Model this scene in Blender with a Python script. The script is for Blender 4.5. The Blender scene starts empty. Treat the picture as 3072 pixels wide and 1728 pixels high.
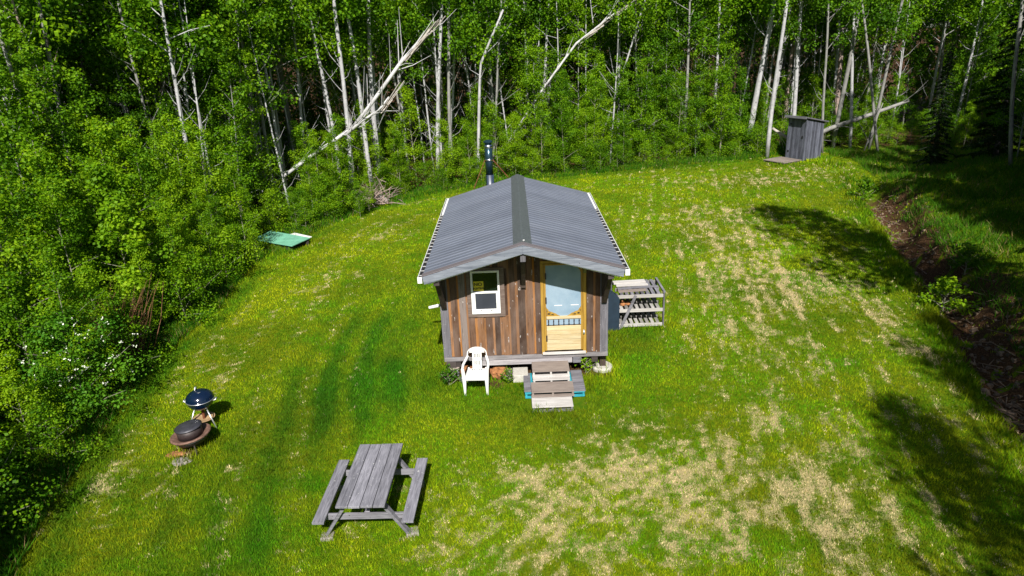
import bpy, bmesh, math, random
import numpy as np
from mathutils import Vector, Matrix

rad = math.radians
random.seed(11)
RNG = np.random.default_rng(11)
SC = bpy.context.scene
COL = SC.collection

# ------------------------------------------------------------------ camera
PITCH, YAW, ROLL = 0.3593, 0.00726, -0.04164
CAM = Vector((-0.150, -13.904, 7.377))
cd = bpy.data.cameras.new("camera"); cam = bpy.data.objects.new("camera", cd); COL.objects.link(cam)
_f = Vector((-math.sin(YAW) * math.cos(PITCH), math.cos(YAW) * math.cos(PITCH), -math.sin(PITCH)))
_r = Vector((math.cos(YAW), math.sin(YAW), 0)); _u = _r.cross(_f)
_c, _s = math.cos(ROLL), math.sin(ROLL)
_r2 = _r * _c + _u * _s; _u2 = -_r * _s + _u * _c
M3 = Matrix((_r2, _u2, -_f)).transposed()
cam.matrix_world = Matrix.Translation(CAM) @ M3.to_4x4()
cd.sensor_width = 36.0; cd.lens = 24.0; cd.clip_start = 0.1; cd.clip_end = 1500.0
SC.camera = cam

# ------------------------------------------------------------------ light
SUN_EL = 44.0
w = bpy.data.worlds.new("World"); SC.world = w; w.use_nodes = True
nt = w.node_tree; bg = nt.nodes["Background"]
sky = nt.nodes.new("ShaderNodeTexSky"); sky.sky_type = 'NISHITA'; sky.sun_disc = False
sky.sun_elevation = rad(SUN_EL); sky.sun_rotation = rad(180)
nt.links.new(sky.outputs[0], bg.inputs[0]); bg.inputs[1].default_value = 0.05
sl = bpy.data.lights.new("sun", 'SUN'); sl.energy = 5.0; sl.angle = rad(0.55); sl.color = (1.0, 0.955, 0.88)
so = bpy.data.objects.new("sun", sl); COL.objects.link(so)
so.rotation_euler = (rad(90 - SUN_EL), 0, rad(1.4)); so.location = (0, -30, 30)
SC.view_settings.view_transform = 'Standard'; SC.view_settings.look = 'None'
SC.view_settings.exposure = 0.60; SC.view_settings.gamma = 1.0
SC.render.engine = 'CYCLES'
SC.cycles.max_bounces = 6; SC.cycles.diffuse_bounces = 3; SC.cycles.glossy_bounces = 3
SC.cycles.transmission_bounces = 4; SC.cycles.transparent_max_bounces = 6
SC.cycles.caustics_reflective = False; SC.cycles.caustics_refractive = False
SC.cycles.use_denoising = True

# ------------------------------------------------------------------ node helpers
class NT:
    def __init__(s, name):
        s.m = bpy.data.materials.new(name); s.m.use_nodes = True
        s.t = s.m.node_tree; s.t.nodes.clear()
        s.out = s.n('ShaderNodeOutputMaterial')
    def n(s, typ, **kw):
        o = s.t.nodes.new(typ)
        for k, v in kw.items(): setattr(o, k, v)
        return o
    def l(s, a, b): s.t.links.new(a, b)
    def coord(s, kind='Object', scale=(1, 1, 1), off=(0, 0, 0)):
        tc = s.n('ShaderNodeTexCoord'); mp = s.n('ShaderNodeMapping')
        mp.inputs['Scale'].default_value = scale; mp.inputs['Location'].default_value = off
        s.l(tc.outputs[kind], mp.inputs['Vector']); return mp.outputs['Vector']
    def pos(s, scale=(1, 1, 1)):
        g = s.n('ShaderNodeNewGeometry'); mp = s.n('ShaderNodeMapping'); mp.inputs['Scale'].default_value = scale
        s.l(g.outputs['Position'], mp.inputs['Vector']); return mp.outputs['Vector']
    def noise(s, vec, scale=5, detail=4, rough=0.55, dist=0.0):
        o = s.n('ShaderNodeTexNoise'); o.inputs['Scale'].default_value = scale; o.inputs['Detail'].default_value = detail
        o.inputs['Roughness'].default_value = rough; o.inputs['Distortion'].default_value = dist
        if vec is not None: s.l(vec, o.inputs['Vector'])
        return o.outputs['Fac']
    def ramp(s, fac, stops):
        o = s.n('ShaderNodeValToRGB'); el = o.color_ramp.elements
        while len(el) < len(stops): el.new(0.5)
        for e, (p, c) in zip(el, stops):
            e.position = p; e.color = (*c, 1) if len(c) == 3 else c
        s.l(fac, o.inputs['Fac']); return o.outputs['Color']
    def mix(s, fac, a, b, mode='MIX'):
        o = s.n('ShaderNodeMix', data_type='RGBA', blend_type=mode)
        for sock, v in ((o.inputs['Factor'], fac), (o.inputs['A'], a), (o.inputs['B'], b)):
            if hasattr(v, 'is_linked') or hasattr(v, 'links'): s.l(v, sock)
            elif isinstance(v, (int, float)): sock.default_value = v if sock.type == 'VALUE' else (v, v, v, 1)
            else: sock.default_value = (*v, 1)
        return o.outputs['Result']
    def math(s, op, a, b=0.0, clamp=False):
        o = s.n('ShaderNodeMath', operation=op, use_clamp=clamp)
        for sock, v in zip(o.inputs, (a, b)):
            if isinstance(v, (int, float)): sock.default_value = v
            else: s.l(v, sock)
        return o.outputs[0]
    def attr(s, name, out='Fac'):
        o = s.n('ShaderNodeAttribute'); o.attribute_name = name; return o.outputs[out]
    def bump(s, h, strength=0.4, dist=0.02):
        o = s.n('ShaderNodeBump'); o.inputs['Strength'].default_value = strength; o.inputs['Distance'].default_value = dist
        s.l(h, o.inputs['Height']); return o.outputs['Normal']
    def bsdf(s, col, rough=0.7, metal=0.0, spec=0.4, normal=None):
        o = s.n('ShaderNodeBsdfPrincipled')
        if isinstance(col, (tuple, list)): o.inputs['Base Color'].default_value = (*col, 1)
        else: s.l(col, o.inputs['Base Color'])
        if isinstance(rough, (int, float)): o.inputs['Roughness'].default_value = rough
        else: s.l(rough, o.inputs['Roughness'])
        o.inputs['Metallic'].default_value = metal
        o.inputs['Specular IOR Level'].default_value = spec
        if normal is not None: s.l(normal, o.inputs['Normal'])
        return o
    def done(s, sh):
        s.l(sh.outputs[0] if hasattr(sh, 'outputs') else sh, s.out.inputs['Surface']); return s.m

def m_plain(name, col, rough=0.6, metal=0.0, spec=0.4, var=0.12, scale=14, bump=0.0):
    k = NT(name); v = k.coord()
    nz = k.noise(v, scale, 5, 0.6)
    c = k.ramp(nz, [(0.3, [x * (1 - var) for x in col]), (0.7, [min(1, x * (1 + var)) for x in col])])
    return k.done(k.bsdf(c, rough, metal, spec, k.bump(nz, bump, 0.01) if bump else None))

def m_wood(name, dark, light, axis='x', sc=1.0, spots=None, rough=0.85, stain=None, bump=0.35):
    k = NT(name)
    st = {'x': (0.6, 9, 9), 'y': (9, 0.6, 9), 'z': (9, 9, 0.6)}[axis]
    v = k.coord('Object', tuple(a * sc for a in st))
    g = k.noise(v, 4, 8, 0.65, 0.6)
    c = k.ramp(g, [(0.28, dark), (0.5, [(a + b) / 2 for a, b in zip(dark, light)]), (0.72, light)])
    v2 = k.coord('Object', tuple(a ** 0.4 for a in st)); g2 = k.noise(v2, 2.2, 4, 0.6)
    c = k.mix(k.ramp(g2, [(0.42, (0, 0, 0)), (0.8, (0.5, 0.5, 0.5))]), c, stain or [x * 0.45 for x in dark])
    if spots:
        vs = k.coord('Object', (1, 1, 1)); ns = k.noise(vs, 26, 3, 0.5)
        c = k.mix(k.ramp(ns, [(0.67, (0, 0, 0)), (0.72, (1, 1, 1))]), c, spots)
    tn = k.math('ADD', k.attr('tint'), 1.0)
    c = k.mix(1.0, c, tn, 'MULTIPLY')
    return k.done(k.bsdf(c, rough, 0, 0.25, k.bump(g, bump, 0.006)))

# ------------------------------------------------------------------ mesh helpers
def np_mesh(name, V, F, cols=None, vals=None, smooth=False):
    V = np.asarray(V, np.float32); F = np.asarray(F, np.int32)
    me = bpy.data.meshes.new(name); n = F.shape[1]
    me.vertices.add(len(V)); me.vertices.foreach_set('co', V.ravel())
    me.loops.add(F.size); me.loops.foreach_set('vertex_index', F.ravel())
    me.polygons.add(len(F)); me.polygons.foreach_set('loop_start', np.arange(0, F.size, n, dtype=np.int32))
    me.update(calc_edges=True)
    if smooth: me.polygons.foreach_set('use_smooth', np.ones(len(F), bool))
    if cols is not None:
        a = me.color_attributes.new('col', 'FLOAT_COLOR', 'POINT')
        a.data.foreach_set('color', np.c_[cols, np.ones(len(V))].astype(np.float32).ravel())
    for k, v in (vals or {}).items():
        a = me.attributes.new(k, 'FLOAT', 'POINT'); a.data.foreach_set('value', np.asarray(v, np.float32))
    return me

def link(name, me, mat=None, parent=None):
    o = bpy.data.objects.new(name, me); COL.objects.link(o)
    if mat is not None:
        for m in (mat if isinstance(mat, (list, tuple)) else [mat]): me.materials.append(m)
    if parent is not None: o.parent = parent
    return o

def thing(name, label, cat, loc=(0, 0, 0), rz=0, group=None):
    o = bpy.data.objects.new(name, None); COL.objects.link(o); o.location = loc; o.rotation_euler = (0, 0, rz)
    o.empty_display_size = 0.2
    return tag(o, label, cat, group)

def tag(o, label, cat, group=None):
    o['label'] = label; o['category'] = cat
    if group: o['group'] = group
    return o

class MB:
    def __init__(s): s.v = []; s.f = []; s.t = []; s.mi = []
    def add(s, vs, fs, tint=0.0, mi=0):
        b = len(s.v); s.v += [tuple(p) for p in vs]
        for f in fs: s.f.append(tuple(b + i for i in f)); s.t.append(tint); s.mi.append(mi)
        return s
    def box(s, c, d, rot=None, tint=0.0, mi=0):
        hx, hy, hz = d[0] / 2, d[1] / 2, d[2] / 2
        P = [Vector((x, y, z)) for x in (-hx, hx) for y in (-hy, hy) for z in (-hz, hz)]
        if rot is not None: P = [rot @ p for p in P]
        c = Vector(c); P = [p + c for p in P]
        return s.add(P, [(0, 1, 3, 2), (4, 6, 7, 5), (0, 4, 5, 1), (2, 3, 7, 6), (0, 2, 6, 4), (1, 5, 7, 3)], tint, mi)
    def span(s, a, b, tint=0.0, mi=0):
        return s.box([(x + y) / 2 for x, y in zip(a, b)], [abs(y - x) for x, y in zip(a, b)], None, tint, mi)
    def bar(s, p, q, wd, th, up=(0, 0, 1), tint=0.0, mi=0):
        p, q = Vector(p), Vector(q); x = (q - p).normalized(); u = Vector(up)
        y = u.cross(x)
        if y.length < 1e-4: y = Vector((0, 1, 0)).cross(x)
        y.normalize(); z = x.cross(y)
        R = Matrix((x, y, z)).transposed()
        return s.box((p + q) / 2, ((q - p).length, wd, th), R, tint, mi)
    def tube(s, pts, rads, n=8, tint=0.0, mi=0, caps=True):
        pts = [Vector(p) for p in pts]; rings = []; vs = []
        for i, p in enumerate(pts):
            d = (pts[min(i + 1, len(pts) - 1)] - pts[max(i - 1, 0)]).normalized()
            a = d.orthogonal().normalized() if abs(d.z) > 0.98 else Vector((0, 0, 1)).cross(d).normalized()
            if abs(d.z) > 0.98: a = (Vector((1, 0, 0)) - d * d.x).normalized()
            b = d.cross(a)
            r = rads[i] if isinstance(rads, (list, tuple)) else rads
            for k in range(n):
                t = 2 * math.pi * k / n; vs.append(p + (a * math.cos(t) + b * math.sin(t)) * r)
        fs = [(i * n + k, i * n + (k + 1) % n, (i + 1) * n + (k + 1) % n, (i + 1) * n + k) for i in range(len(pts) - 1) for k in range(n)]
        if caps: fs += [tuple(range(n))[::-1], tuple(range((len(pts) - 1) * n, len(pts) * n))]
        return s.add(vs, fs, tint, mi)
    def lathe(s, prof, n=32, c=(0, 0, 0), tint=0.0, mi=0):
        vs = []; c = Vector(c)
        for r, z in prof:
            for k in range(n):
                t = 2 * math.pi * k / n; vs.append(c + Vector((r * math.cos(t), r * math.sin(t), z)))
        fs = [(i * n + k, i * n + (k + 1) % n, (i + 1) * n + (k + 1) % n, (i + 1) * n + k) for i in range(len(prof) - 1) for k in range(n)]
        if prof[0][0] > 1e-4: fs.append(tuple(range(n))[::-1])
        if prof[-1][0] > 1e-4: fs.append(tuple(range((len(prof) - 1) * n, len(prof) * n)))
        return s.add(vs, fs, tint, mi)
    def prism(s, poly, p0, p1, tint=0.0, mi=0):
        """polygon of 3-D points (planar at p0 offset) swept from offset p0 to p1"""
        p0, p1 = Vector(p0), Vector(p1); n = len(poly)
        vs = [Vector(p) + p0 for p in poly] + [Vector(p) + p1 for p in poly]
        fs = [tuple(range(n))[::-1], tuple(range(n, 2 * n))] + [(i, (i + 1) % n, n + (i + 1) % n, n + i) for i in range(n)]
        return s.add(vs, fs, tint, mi)
    def build(s, name, mat, parent=None, smooth=False, bevel=0.0):
        me = bpy.data.meshes.new(name); me.from_pydata(s.v, [], s.f); me.update()
        bm = bmesh.new(); bm.from_mesh(me); bmesh.ops.recalc_face_normals(bm, faces=bm.faces); bm.to_mesh(me); bm.free()
        a = me.attributes.new('tint', 'FLOAT', 'FACE'); a.data.foreach_set('value', np.array(s.t, np.float32))
        me.polygons.foreach_set('material_index', np.array(s.mi, np.int32))
        if smooth: me.polygons.foreach_set('use_smooth', np.ones(len(s.f), bool))
        o = link(name, me, mat, parent)
        if bevel:
            b = o.modifiers.new('bevel', 'BEVEL'); b.width = bevel; b.segments = 2; b.limit_method = 'ANGLE'
        return o

# value noise in numpy (for where the lawn is dry, lush or bare)
def vnoise(x, y, scale, seed):
    x = np.asarray(x) * scale; y = np.asarray(y) * scale
    xi = np.floor(x).astype(np.int64); yi = np.floor(y).astype(np.int64); fx = x - xi; fy = y - yi
    fx = fx * fx * (3 - 2 * fx); fy = fy * fy * (3 - 2 * fy)
    def h(a, b):
        n = (a * 374761393 + b * 668265263 + seed * 974634521) & 0x7fffffff
        n = ((n ^ (n >> 13)) * 1274126177) & 0x7fffffff
        return ((n ^ (n >> 16)) & 0xffff) / 65535.0
    a = h(xi, yi); b = h(xi + 1, yi); c = h(xi, yi + 1); d = h(xi + 1, yi + 1)
    return (a * (1 - fx) + b * fx) * (1 - fy) + (c * (1 - fx) + d * fx) * fy
def fbm(x, y, scale, seed, oc=4):
    t = 0; a = 1; s = 0
    for i in range(oc):
        t = t + a * vnoise(x, y, scale * 2 ** i, seed + i); s += a; a *= 0.55
    return t / s
def sstep(a, b, x):
    t = np.clip((np.asarray(x, float) - a) / (b - a), 0, 1); return t * t * (3 - 2 * t)
def polydist(x, y, P):
    """distance to polyline and side (positive on the right hand going along it)"""
    x = np.asarray(x, float); y = np.asarray(y, float)
    best = np.full(x.shape, 1e9); side = np.zeros(x.shape)
    for (x0, y0), (x1, y1) in zip(P[:-1], P[1:]):
        dx, dy = x1 - x0, y1 - y0; L2 = dx * dx + dy * dy
        t = np.clip(((x - x0) * dx + (y - y0) * dy) / L2, 0, 1)
        d = np.hypot(x - x0 - t * dx, y - y0 - t * dy)
        cr = (x - x0) * dy - (y - y0) * dx
        m = d < best - 1e-9; best = np.where(m, d, best); side = np.where(m, np.sign(cr), side)
    return best * side

EDGE = [(-6.8, -12), (-7.7, -7), (-8.5, -4.6), (-8.95, -2), (-9.45, 1.6), (-9.25, 4.8), (-9.7, 9.2), (-8.6, 12.9), (-7.0, 17.0), (-2.9, 20.6), (3.7, 22.8), (9.5, 24.5), (14.2, 25.6), (18, 27.5), (24, 27), (30, 24)]
DITCH = [(7.6, -9), (8.55, -5), (9.15, -3), (9.75, -1.1), (11.0, 2.2), (12.8, 7.9), (15.0, 14.8), (16.6, 19), (17.8, 24)]
def edge_s(x, y): return -polydist(x, y, EDGE)      # positive outside the clearing (in the woods)
def ditch_s(x, y): return polydist(x, y, DITCH) # positive beyond the ditch, on the bank
def terrain(x, y):
    x = np.asarray(x, float); y = np.asarray(y, float)
    s = ditch_s(x, y); k = sstep(21, 15, y)
    jag = 0.9 * (fbm(x, y, 0.7, 5) - 0.5)
    s = s + jag
    dip = -0.34 * np.exp(-((s - 0.35) / 0.42) ** 2)
    bank = 0.62 * sstep(0.6, 1.5, s) + 0.16 * np.clip(s - 1.5, 0, 9) + 0.22 * sstep(0.8, 2.0, s) * (fbm(x, y, 0.8, 9) - 0.5) * 2
    rough = .22 * (fbm(x, y, 2.2, 15, 3) - .5) * sstep(-.2, .3, s) * sstep(2.4, 1.2, s)
    z = k * (dip + bank + rough)
    lawn = 0.03 * (fbm(x, y, 0.35, 21) - 0.5)
    e = edge_s(x, y)
    z = z + lawn * sstep(3.0, 6.0, np.hypot(x, y - 2.5)) + 0.25 * sstep(0.5, 4, e) * (fbm(x, y, 0.5, 33) - 0.45)
    return z
def tz(x, y): return float(terrain(np.array([x]), np.array([y]))[0])

def gsum(x, y, L):
    t = np.zeros(np.shape(x))
    for gx, gy, sx, sy, a in L: t = t + a * np.exp(-((x - gx) / sx) ** 2 - ((y - gy) / sy) ** 2)
    return t
TRACK1 = [(4.3, -6.5), (4.49, -3.77), (5.12, -1.21), (5.53, 0.1), (6.18, 2.32), (6.78, 5.34), (7.0, 9), (7.2, 14)]
TRACK2 = [(3.3, -5), (4.07, -0.69), (5.07, 1.6), (5.5, 3.4), (5.7, 7)]
TRACK3 = [(6.0, -4), (6.39, -0.87), (6.72, 0.34), (7.61, 3.74), (8.19, 6.73), (8.49, 9.5), (8.8, 14)]
def lawn_masks(x, y):
    n1 = fbm(x, y, 0.55, 3); n2 = fbm(x, y, 2.2, 7); n3 = fbm(x, y, 6.0, 13)
    dry = 0.10 + gsum(x, y, [(1.4, -4.9, 2.1, 1.5, .55), (2.9, -3.9, 2.2, 1.8, .5), (-.6, -5.6, 1.1, .9, .38), (0.4, -4.0, 1.0, .7, .25), (4.5, -5.0, 2.0, 1.6, .32),
        (5.2, 1.0, 1.9, 4.0, .30), (7.6, 6.5, 2.0, 5, .36), (9.3, 4.4, .9, 1.6, .4), (9.2, .6, .5, .9, .7), (9.5, 2.3, .5, .6, .6), (7.6, 12.5, 3.2, 4.5, .32), (11.5, 19.8, 4.2, 1.6, .45), (15.2, 21.5, 2.5, 1.2, .3),
        (-6.6, 7.6, .9, 3.2, .26), (-5.4, 12.3, 1.3, 1.8, .22), (-7.6, 1.6, .8, 1.8, .2), (-7.6, -3.6, .8, 1.6, .18), (7.8, -2.6, .8, 1.2, .3)])
    for T, a, wd in ((TRACK1, .5, .22), (TRACK2, .35, .22), (TRACK3, .38, .24)):
        d = polydist(x, y, T); dry = dry + a * np.exp(-(d / wd) ** 2) * sstep(.3, .62, fbm(x, y, 0.8, 41) + .12)
    e = -edge_s(x, y)
    st = 0.5 + 0.5 * np.sin(e * 2 * math.pi / 1.05 + 2.4 * n1)
    dry = dry + 0.24 * (st - 0.4) * sstep(9, 2, e) + 0.15 * np.sin((x - 0.22 * y) * 2 * math.pi / 0.62 + 3 * n1) * sstep(2.5, 5, x)
    n4 = fbm(x, y, 3.4, 17, 3); n5 = np.where(x > 3.2, fbm((x - .22 * y) * 2.2, y * .40, 5.5, 29, 3), fbm(x * 1.2, y, 7.0, 29, 3))
    dry = np.minimum(dry * (0.35 + 1.15 * n1) * .63, .58)
    dry = dry + (0.40 * (n2 - .5) + .8 * (n4 - .5) + 1.5 * (n5 - .5)) * sstep(.0, .22, dry)
    cab = np.maximum(np.maximum(np.abs(x) - 1.85, np.maximum(-y, y - 5.4)), 0)
    dry = dry * (0.25 + 0.75 * sstep(0.2, 2.2, cab))
    lush = gsum(x, y, [(-3.8, 2.5, 1.5, 2.8, .8), (-4.0, -.3, 1.6, 1.4, .65), (-2.6, -.5, 1.5, .9, .5), (2.7, 1.6, .9, 1.6, .75), (-.7, -1.4, 1.2, .6, .5), (1.4, -1.2, .8, 1.0, .7), (1.3, -2.1, .9, .5, .35), (-4.9, -4.6, 1.8, 2.4, .5), (-2.6, 6.5, .8, 3, .5), (2.6, 5.5, .6, 2.5, .4), (-3.7, -1.7, 1.6, .8, .4)])
    lush = lush + 0.5 * np.exp(-((e - .4) / .5) ** 2) + .45 * np.exp(-((ditch_s(x, y) + .45) / .5) ** 2) * sstep(.35, .6, fbm(x, y, .5, 77) + .1)
    arc = 0.5 + 0.5 * np.sin(e * 2 * math.pi / 0.8 + 3.2 * n1 + 1.0)
    lush = np.clip(lush * (0.38 + .95 * arc * sstep(8, 4, e) + .35 * n2) + .25 * sstep(.55, .75, n1), 0, 1)
    s = ditch_s(x, y)
    soil = sstep(.2, 1.6, edge_s(x, y) + (n2 - .5) * 1.0) * np.maximum(sstep(-0.5, 1.0, -s + 2.0), sstep(25, 27, y))
    cut = sstep(-.1, .2, s + 1.1 * (n2 - .5)) * sstep(1.9, 1.1, s + 1.6 * (n2 - .5) + 1.2 * (n1 - .5)) * sstep(18, 13, y) * sstep(.22, .42, n4)
    soil = np.maximum(soil, cut)
    soil = np.maximum(soil, .9 * sstep(.3, .0, cab) * sstep(.12, .5, n2))
    soil = np.maximum(soil, .55 * sstep(.5, .8, n2) * sstep(1.5, 2.5, s))
    soil = np.maximum(soil, .7 * np.exp(-((x + .7) / .3) ** 2 - ((y + .35) / .3) ** 2))
    soil = np.maximum(soil, .75 * np.exp(-((x + 6.7) / .42) ** 2 - ((y + 2.62) / .3) ** 2) * sstep(.2, .6, n4 + .2))
    return np.clip(dry, 0, 1), lush, np.clip(soil, 0, 1)

# ------------------------------------------------------------------ ground and grass
def m_ground():
    k = NT("ground")
    p = k.pos()
    f1 = k.noise(p, 30, 7, 0.75); f2 = k.noise(p, 7, 5, 0.6); f3 = k.noise(p, 120, 3, 0.6)
    g = k.ramp(f2, [(0.3, (0.060, 0.150, 0.001)), (0.5, (0.145, 0.215, 0.003)), (0.72, (0.25, 0.250, 0.008))])
    g = k.mix(k.math('MULTIPLY', f1, 0.8), g, (0.045, 0.095, 0.0015))
    g = k.mix(k.math('MULTIPLY', k.attr('lush'), 0.85), g, (0.020, 0.100, 0.002))
    f4 = k.noise(p, 11, 4, 0.7)
    nz = k.math('ADD', k.math('MULTIPLY', k.math('SUBTRACT', f1, 0.5), 1.0), k.math('MULTIPLY', k.math('SUBTRACT', f4, 0.5), 0.9))
    nz = k.math('ADD', nz, k.math('MULTIPLY', k.math('SUBTRACT', f3, 0.5), 0.7))
    amp = k.math('MULTIPLY', k.attr('dry'), 4.0, True)
    d = k.math('ADD', k.attr('dry'), k.math('MULTIPLY', nz, amp))
    dm = k.ramp(d, [(0.30, (0, 0, 0)), (0.80, (0.9, 0.9, 0.9))])
    tan = k.ramp(f3, [(0.3, (0.24, 0.18, 0.07)), (0.7, (0.66, 0.55, 0.31))])
    c = k.mix(dm, g, tan)
    so_ = k.ramp(f1, [(0.25, (0.014, 0.007, 0.004)), (0.48, (0.060, 0.030, 0.014)), (0.64, (0.15, 0.085, 0.042)), (0.78, (0.34, 0.22, 0.13))])
    sm = k.math('ADD', k.attr('soil'), k.math('MULTIPLY', k.math('SUBTRACT', f1, 0.5), 0.8))
    c = k.mix(k.ramp(sm, [(0.35, (0, 0, 0)), (0.6, (1, 1, 1))]), c, so_)
    return k.done(k.bsdf(c, 0.95, 0, 0.1, k.bump(f1, 0.8, 0.05)))
xs = np.concatenate([[-400, -250, -150, -90, -60, -45, -35, -28, -23], np.arange(-19, 20, .13), [21, 23, 26, 30, 36, 45, 60, 90, 150, 250, 400]])
ys = np.concatenate([[-300, -150, -80, -45, -30, -22, -17, -13, -10.5], np.arange(-9, 27, .13), [28, 30, 33, 37, 42, 50, 65, 90, 150, 250, 400]])
gx, gy = np.meshgrid(xs, ys); nx, ny = len(xs), len(ys)
gz = terrain(gx, gy)
ii = (np.arange(ny - 1)[:, None] * nx + np.arange(nx - 1)[None, :]).ravel()
dry, lush, soil = lawn_masks(gx.ravel(), gy.ravel())
gme = np_mesh("ground", np.c_[gx.ravel(), gy.ravel(), gz.ravel()], np.c_[ii, ii + 1, ii + nx + 1, ii + nx], vals={'dry': dry, 'lush': lush, 'soil': soil}, smooth=True)
ground = link("ground", gme, m_ground()); ground['kind'] = 'structure'

def m_blade():
    k = NT("grass_blade")
    c = k.attr('col', 'Color')
    d = k.bsdf(c, 0.75, 0, 0.15)
    t = k.n('ShaderNodeBsdfTranslucent'); k.l(c, t.inputs['Color'])
    m = k.n('ShaderNodeMixShader'); m.inputs[0].default_value = 0.35
    k.l(d.outputs[0], m.inputs[1]); k.l(t.outputs[0], m.inputs[2])
    return k.done(m)
M_BLADE = m_blade()
def blades(x, y, h, wd, col, lean=0.55):
    n = len(x); z = terrain(x, y) - 0.004
    a = RNG.uniform(0, 2 * math.pi, n); b = RNG.uniform(0, 2 * math.pi, n); ln = RNG.uniform(.1, lean, n) * h
    p = np.c_[x, y, z]; ax = np.c_[np.cos(a), np.sin(a), np.zeros(n)] * (wd / 2)[:, None]
    tip = p + np.c_[np.cos(b) * ln, np.sin(b) * ln, h]
    V = np.stack([p - ax, p + ax, tip], 1).reshape(-1, 3)
    return V, np.repeat(col, 3, 0)
def keep_lawn(x, y):
    e = edge_s(x, y); s = ditch_s(x, y)
    ok = (e < .5) & ~((s > 0.1) & (s < .5) & (y < 16) & (vnoise(x, y, 2.3, 4) < .6))
    ok &= ~((np.abs(x) < 1.80) & (y > .08) & (y < 5.2))
    ok &= ~((x > -.05) & (x < 1.2) & (y > -1.6) & (y < -.1))
    ok &= ~((np.abs(x + .15) < .22) & (y > -.42) & (y < .3))
    return ok
NB = 860000
r_ = np.exp(RNG.uniform(math.log(6.5), math.log(44), NB)); th = RNG.uniform(rad(-49), rad(46), NB)
bx, by = CAM.x + r_ * np.sin(th), CAM.y + r_ * np.cos(th)
ok = keep_lawn(bx, by); bx, by, r_ = bx[ok], by[ok], r_[ok]
dry, lush, soil = lawn_masks(bx, by)
n = len(bx); u = RNG.random(n)
keep = u > soil * 0.93; bx, by, r_, dry, lush = bx[keep], by[keep], r_[keep], dry[keep], lush[keep]; n = len(bx)
n2 = fbm(bx, by, 1.6, 51); yl = np.clip((n2 - .28) * 2.0 + RNG.normal(0, .25, n) + .32 * sstep(-4.0, -7.0, bx) * sstep(.3, .6, fbm(bx, by, .8, 71)), 0, 1)
green = np.array([0.098, 0.252, 0.001]); yell = np.array([0.310, 0.345, 0.004]); deep = np.array([0.022, 0.135, 0.002])
col = green * (1 - yl)[:, None] + yell * yl[:, None]
col = col * (1 - lush * .85)[:, None] + deep * (lush * .85)[:, None]
n6 = vnoise(bx * .8, by * 1.0, 11.0, 91); n7 = vnoise(bx, by, 26.0, 92); mac = fbm(bx, by, .42, 66)
dk = sstep(.03, .26, dry)
pdry = np.clip(.006 + .80 * sstep(.10, .82, dry + dk * (.80 * (n6 - .5) + .45 * (n7 - .5))) * dk, 0, .78)
col = col * (.72 + .62 * sstep(.25, .75, mac))[:, None] * (.78 + .44 * n6)[:, None]
isd = RNG.random(n) < pdry
tanc = np.array([0.74, 0.61, 0.33]) * (RNG.uniform(.55, 1.3, n) * (.75 + .5 * n7))[:, None]
tanc = tanc * (.42 + .62 * sstep(.03, .35, pdry))[:, None]
col = np.where(isd[:, None], tanc, col * RNG.uniform(.55, 1.4, n)[:, None])
hh = RNG.uniform(.03, .065, n) * (1 + .55 * lush) * (1 - .35 * isd) * (1 + (r_ - 10) * .012)
e = edge_s(bx, by); s = ditch_s(bx, by)
cab = np.maximum(np.maximum(np.abs(bx) - 1.83, np.maximum(-by, by - 5.3)), 0)
for tx, ty, tr in ((-3.29, -5.16, .2), (-1.95, -5.13, .2), (-3.31, -3.94, .2), (-1.99, -3.91, .2), (-1.36, -.83, .12), (-.84, -.83, .12), (-6.5, -2.45, .42), (-6.62, -2.93, .25), (-6.68, -1.64, .3), (3.0, 2.35, .5), (3.6, 2.6, .35), (.5, -1.66, .45), (.1, -1.62, .2), (1.76, .1, .35), (1.3, -.6, .25), (-.15, -.6, .2), (14.6, 23, .8), (16.6, 23.9, .9), (-8.6, 10.3, .7), (-7.7, 11.6, .5)):
    hh *= 1 + 1.3 * np.exp(-((bx - tx) ** 2 + (by - ty) ** 2) / tr ** 2)
hh *= 1 + 2.2 * np.exp(-((e - .25) / .45) ** 2) + 1.6 * np.exp(-((s + .3) / .45) ** 2) * (lush > .1) + 1.2 * np.exp(-(cab / .45) ** 2)
V1, C1 = blades(bx, by, hh, .00115 * r_ * RNG.uniform(.6, 1.4, n), col, .9)
# longer rough grass on the bank beyond the ditch and at the wood's edge
nb = 190000
qx = RNG.uniform(8, 27, nb); qy = RNG.uniform(-7, 27, nb)
sq = ditch_s(qx, qy); tuft = fbm(qx, qy, 1.1, 61)
m = (sq > .9) & (sq < 13) & (RNG.random(nb) < sstep(.34, .6, tuft) + .1) & (edge_s(qx, qy) < 2)
qx, qy, tuft = qx[m], qy[m], tuft[m]; nq = len(qx)
strawp = RNG.random(nq) < .25 * sstep(.6, .35, tuft) + .06
colq = np.where(strawp[:, None], np.array([.30, .22, .09]) * RNG.uniform(.5, 1.3, nq)[:, None], np.array([.050, .150, .003]) * RNG.uniform(.5, 1.6, nq)[:, None])
V2, C2 = blades(qx, qy, RNG.uniform(.10, .30, nq) * (.6 + tuft), RNG.uniform(.012, .03, nq), colq, 1.3)
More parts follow.
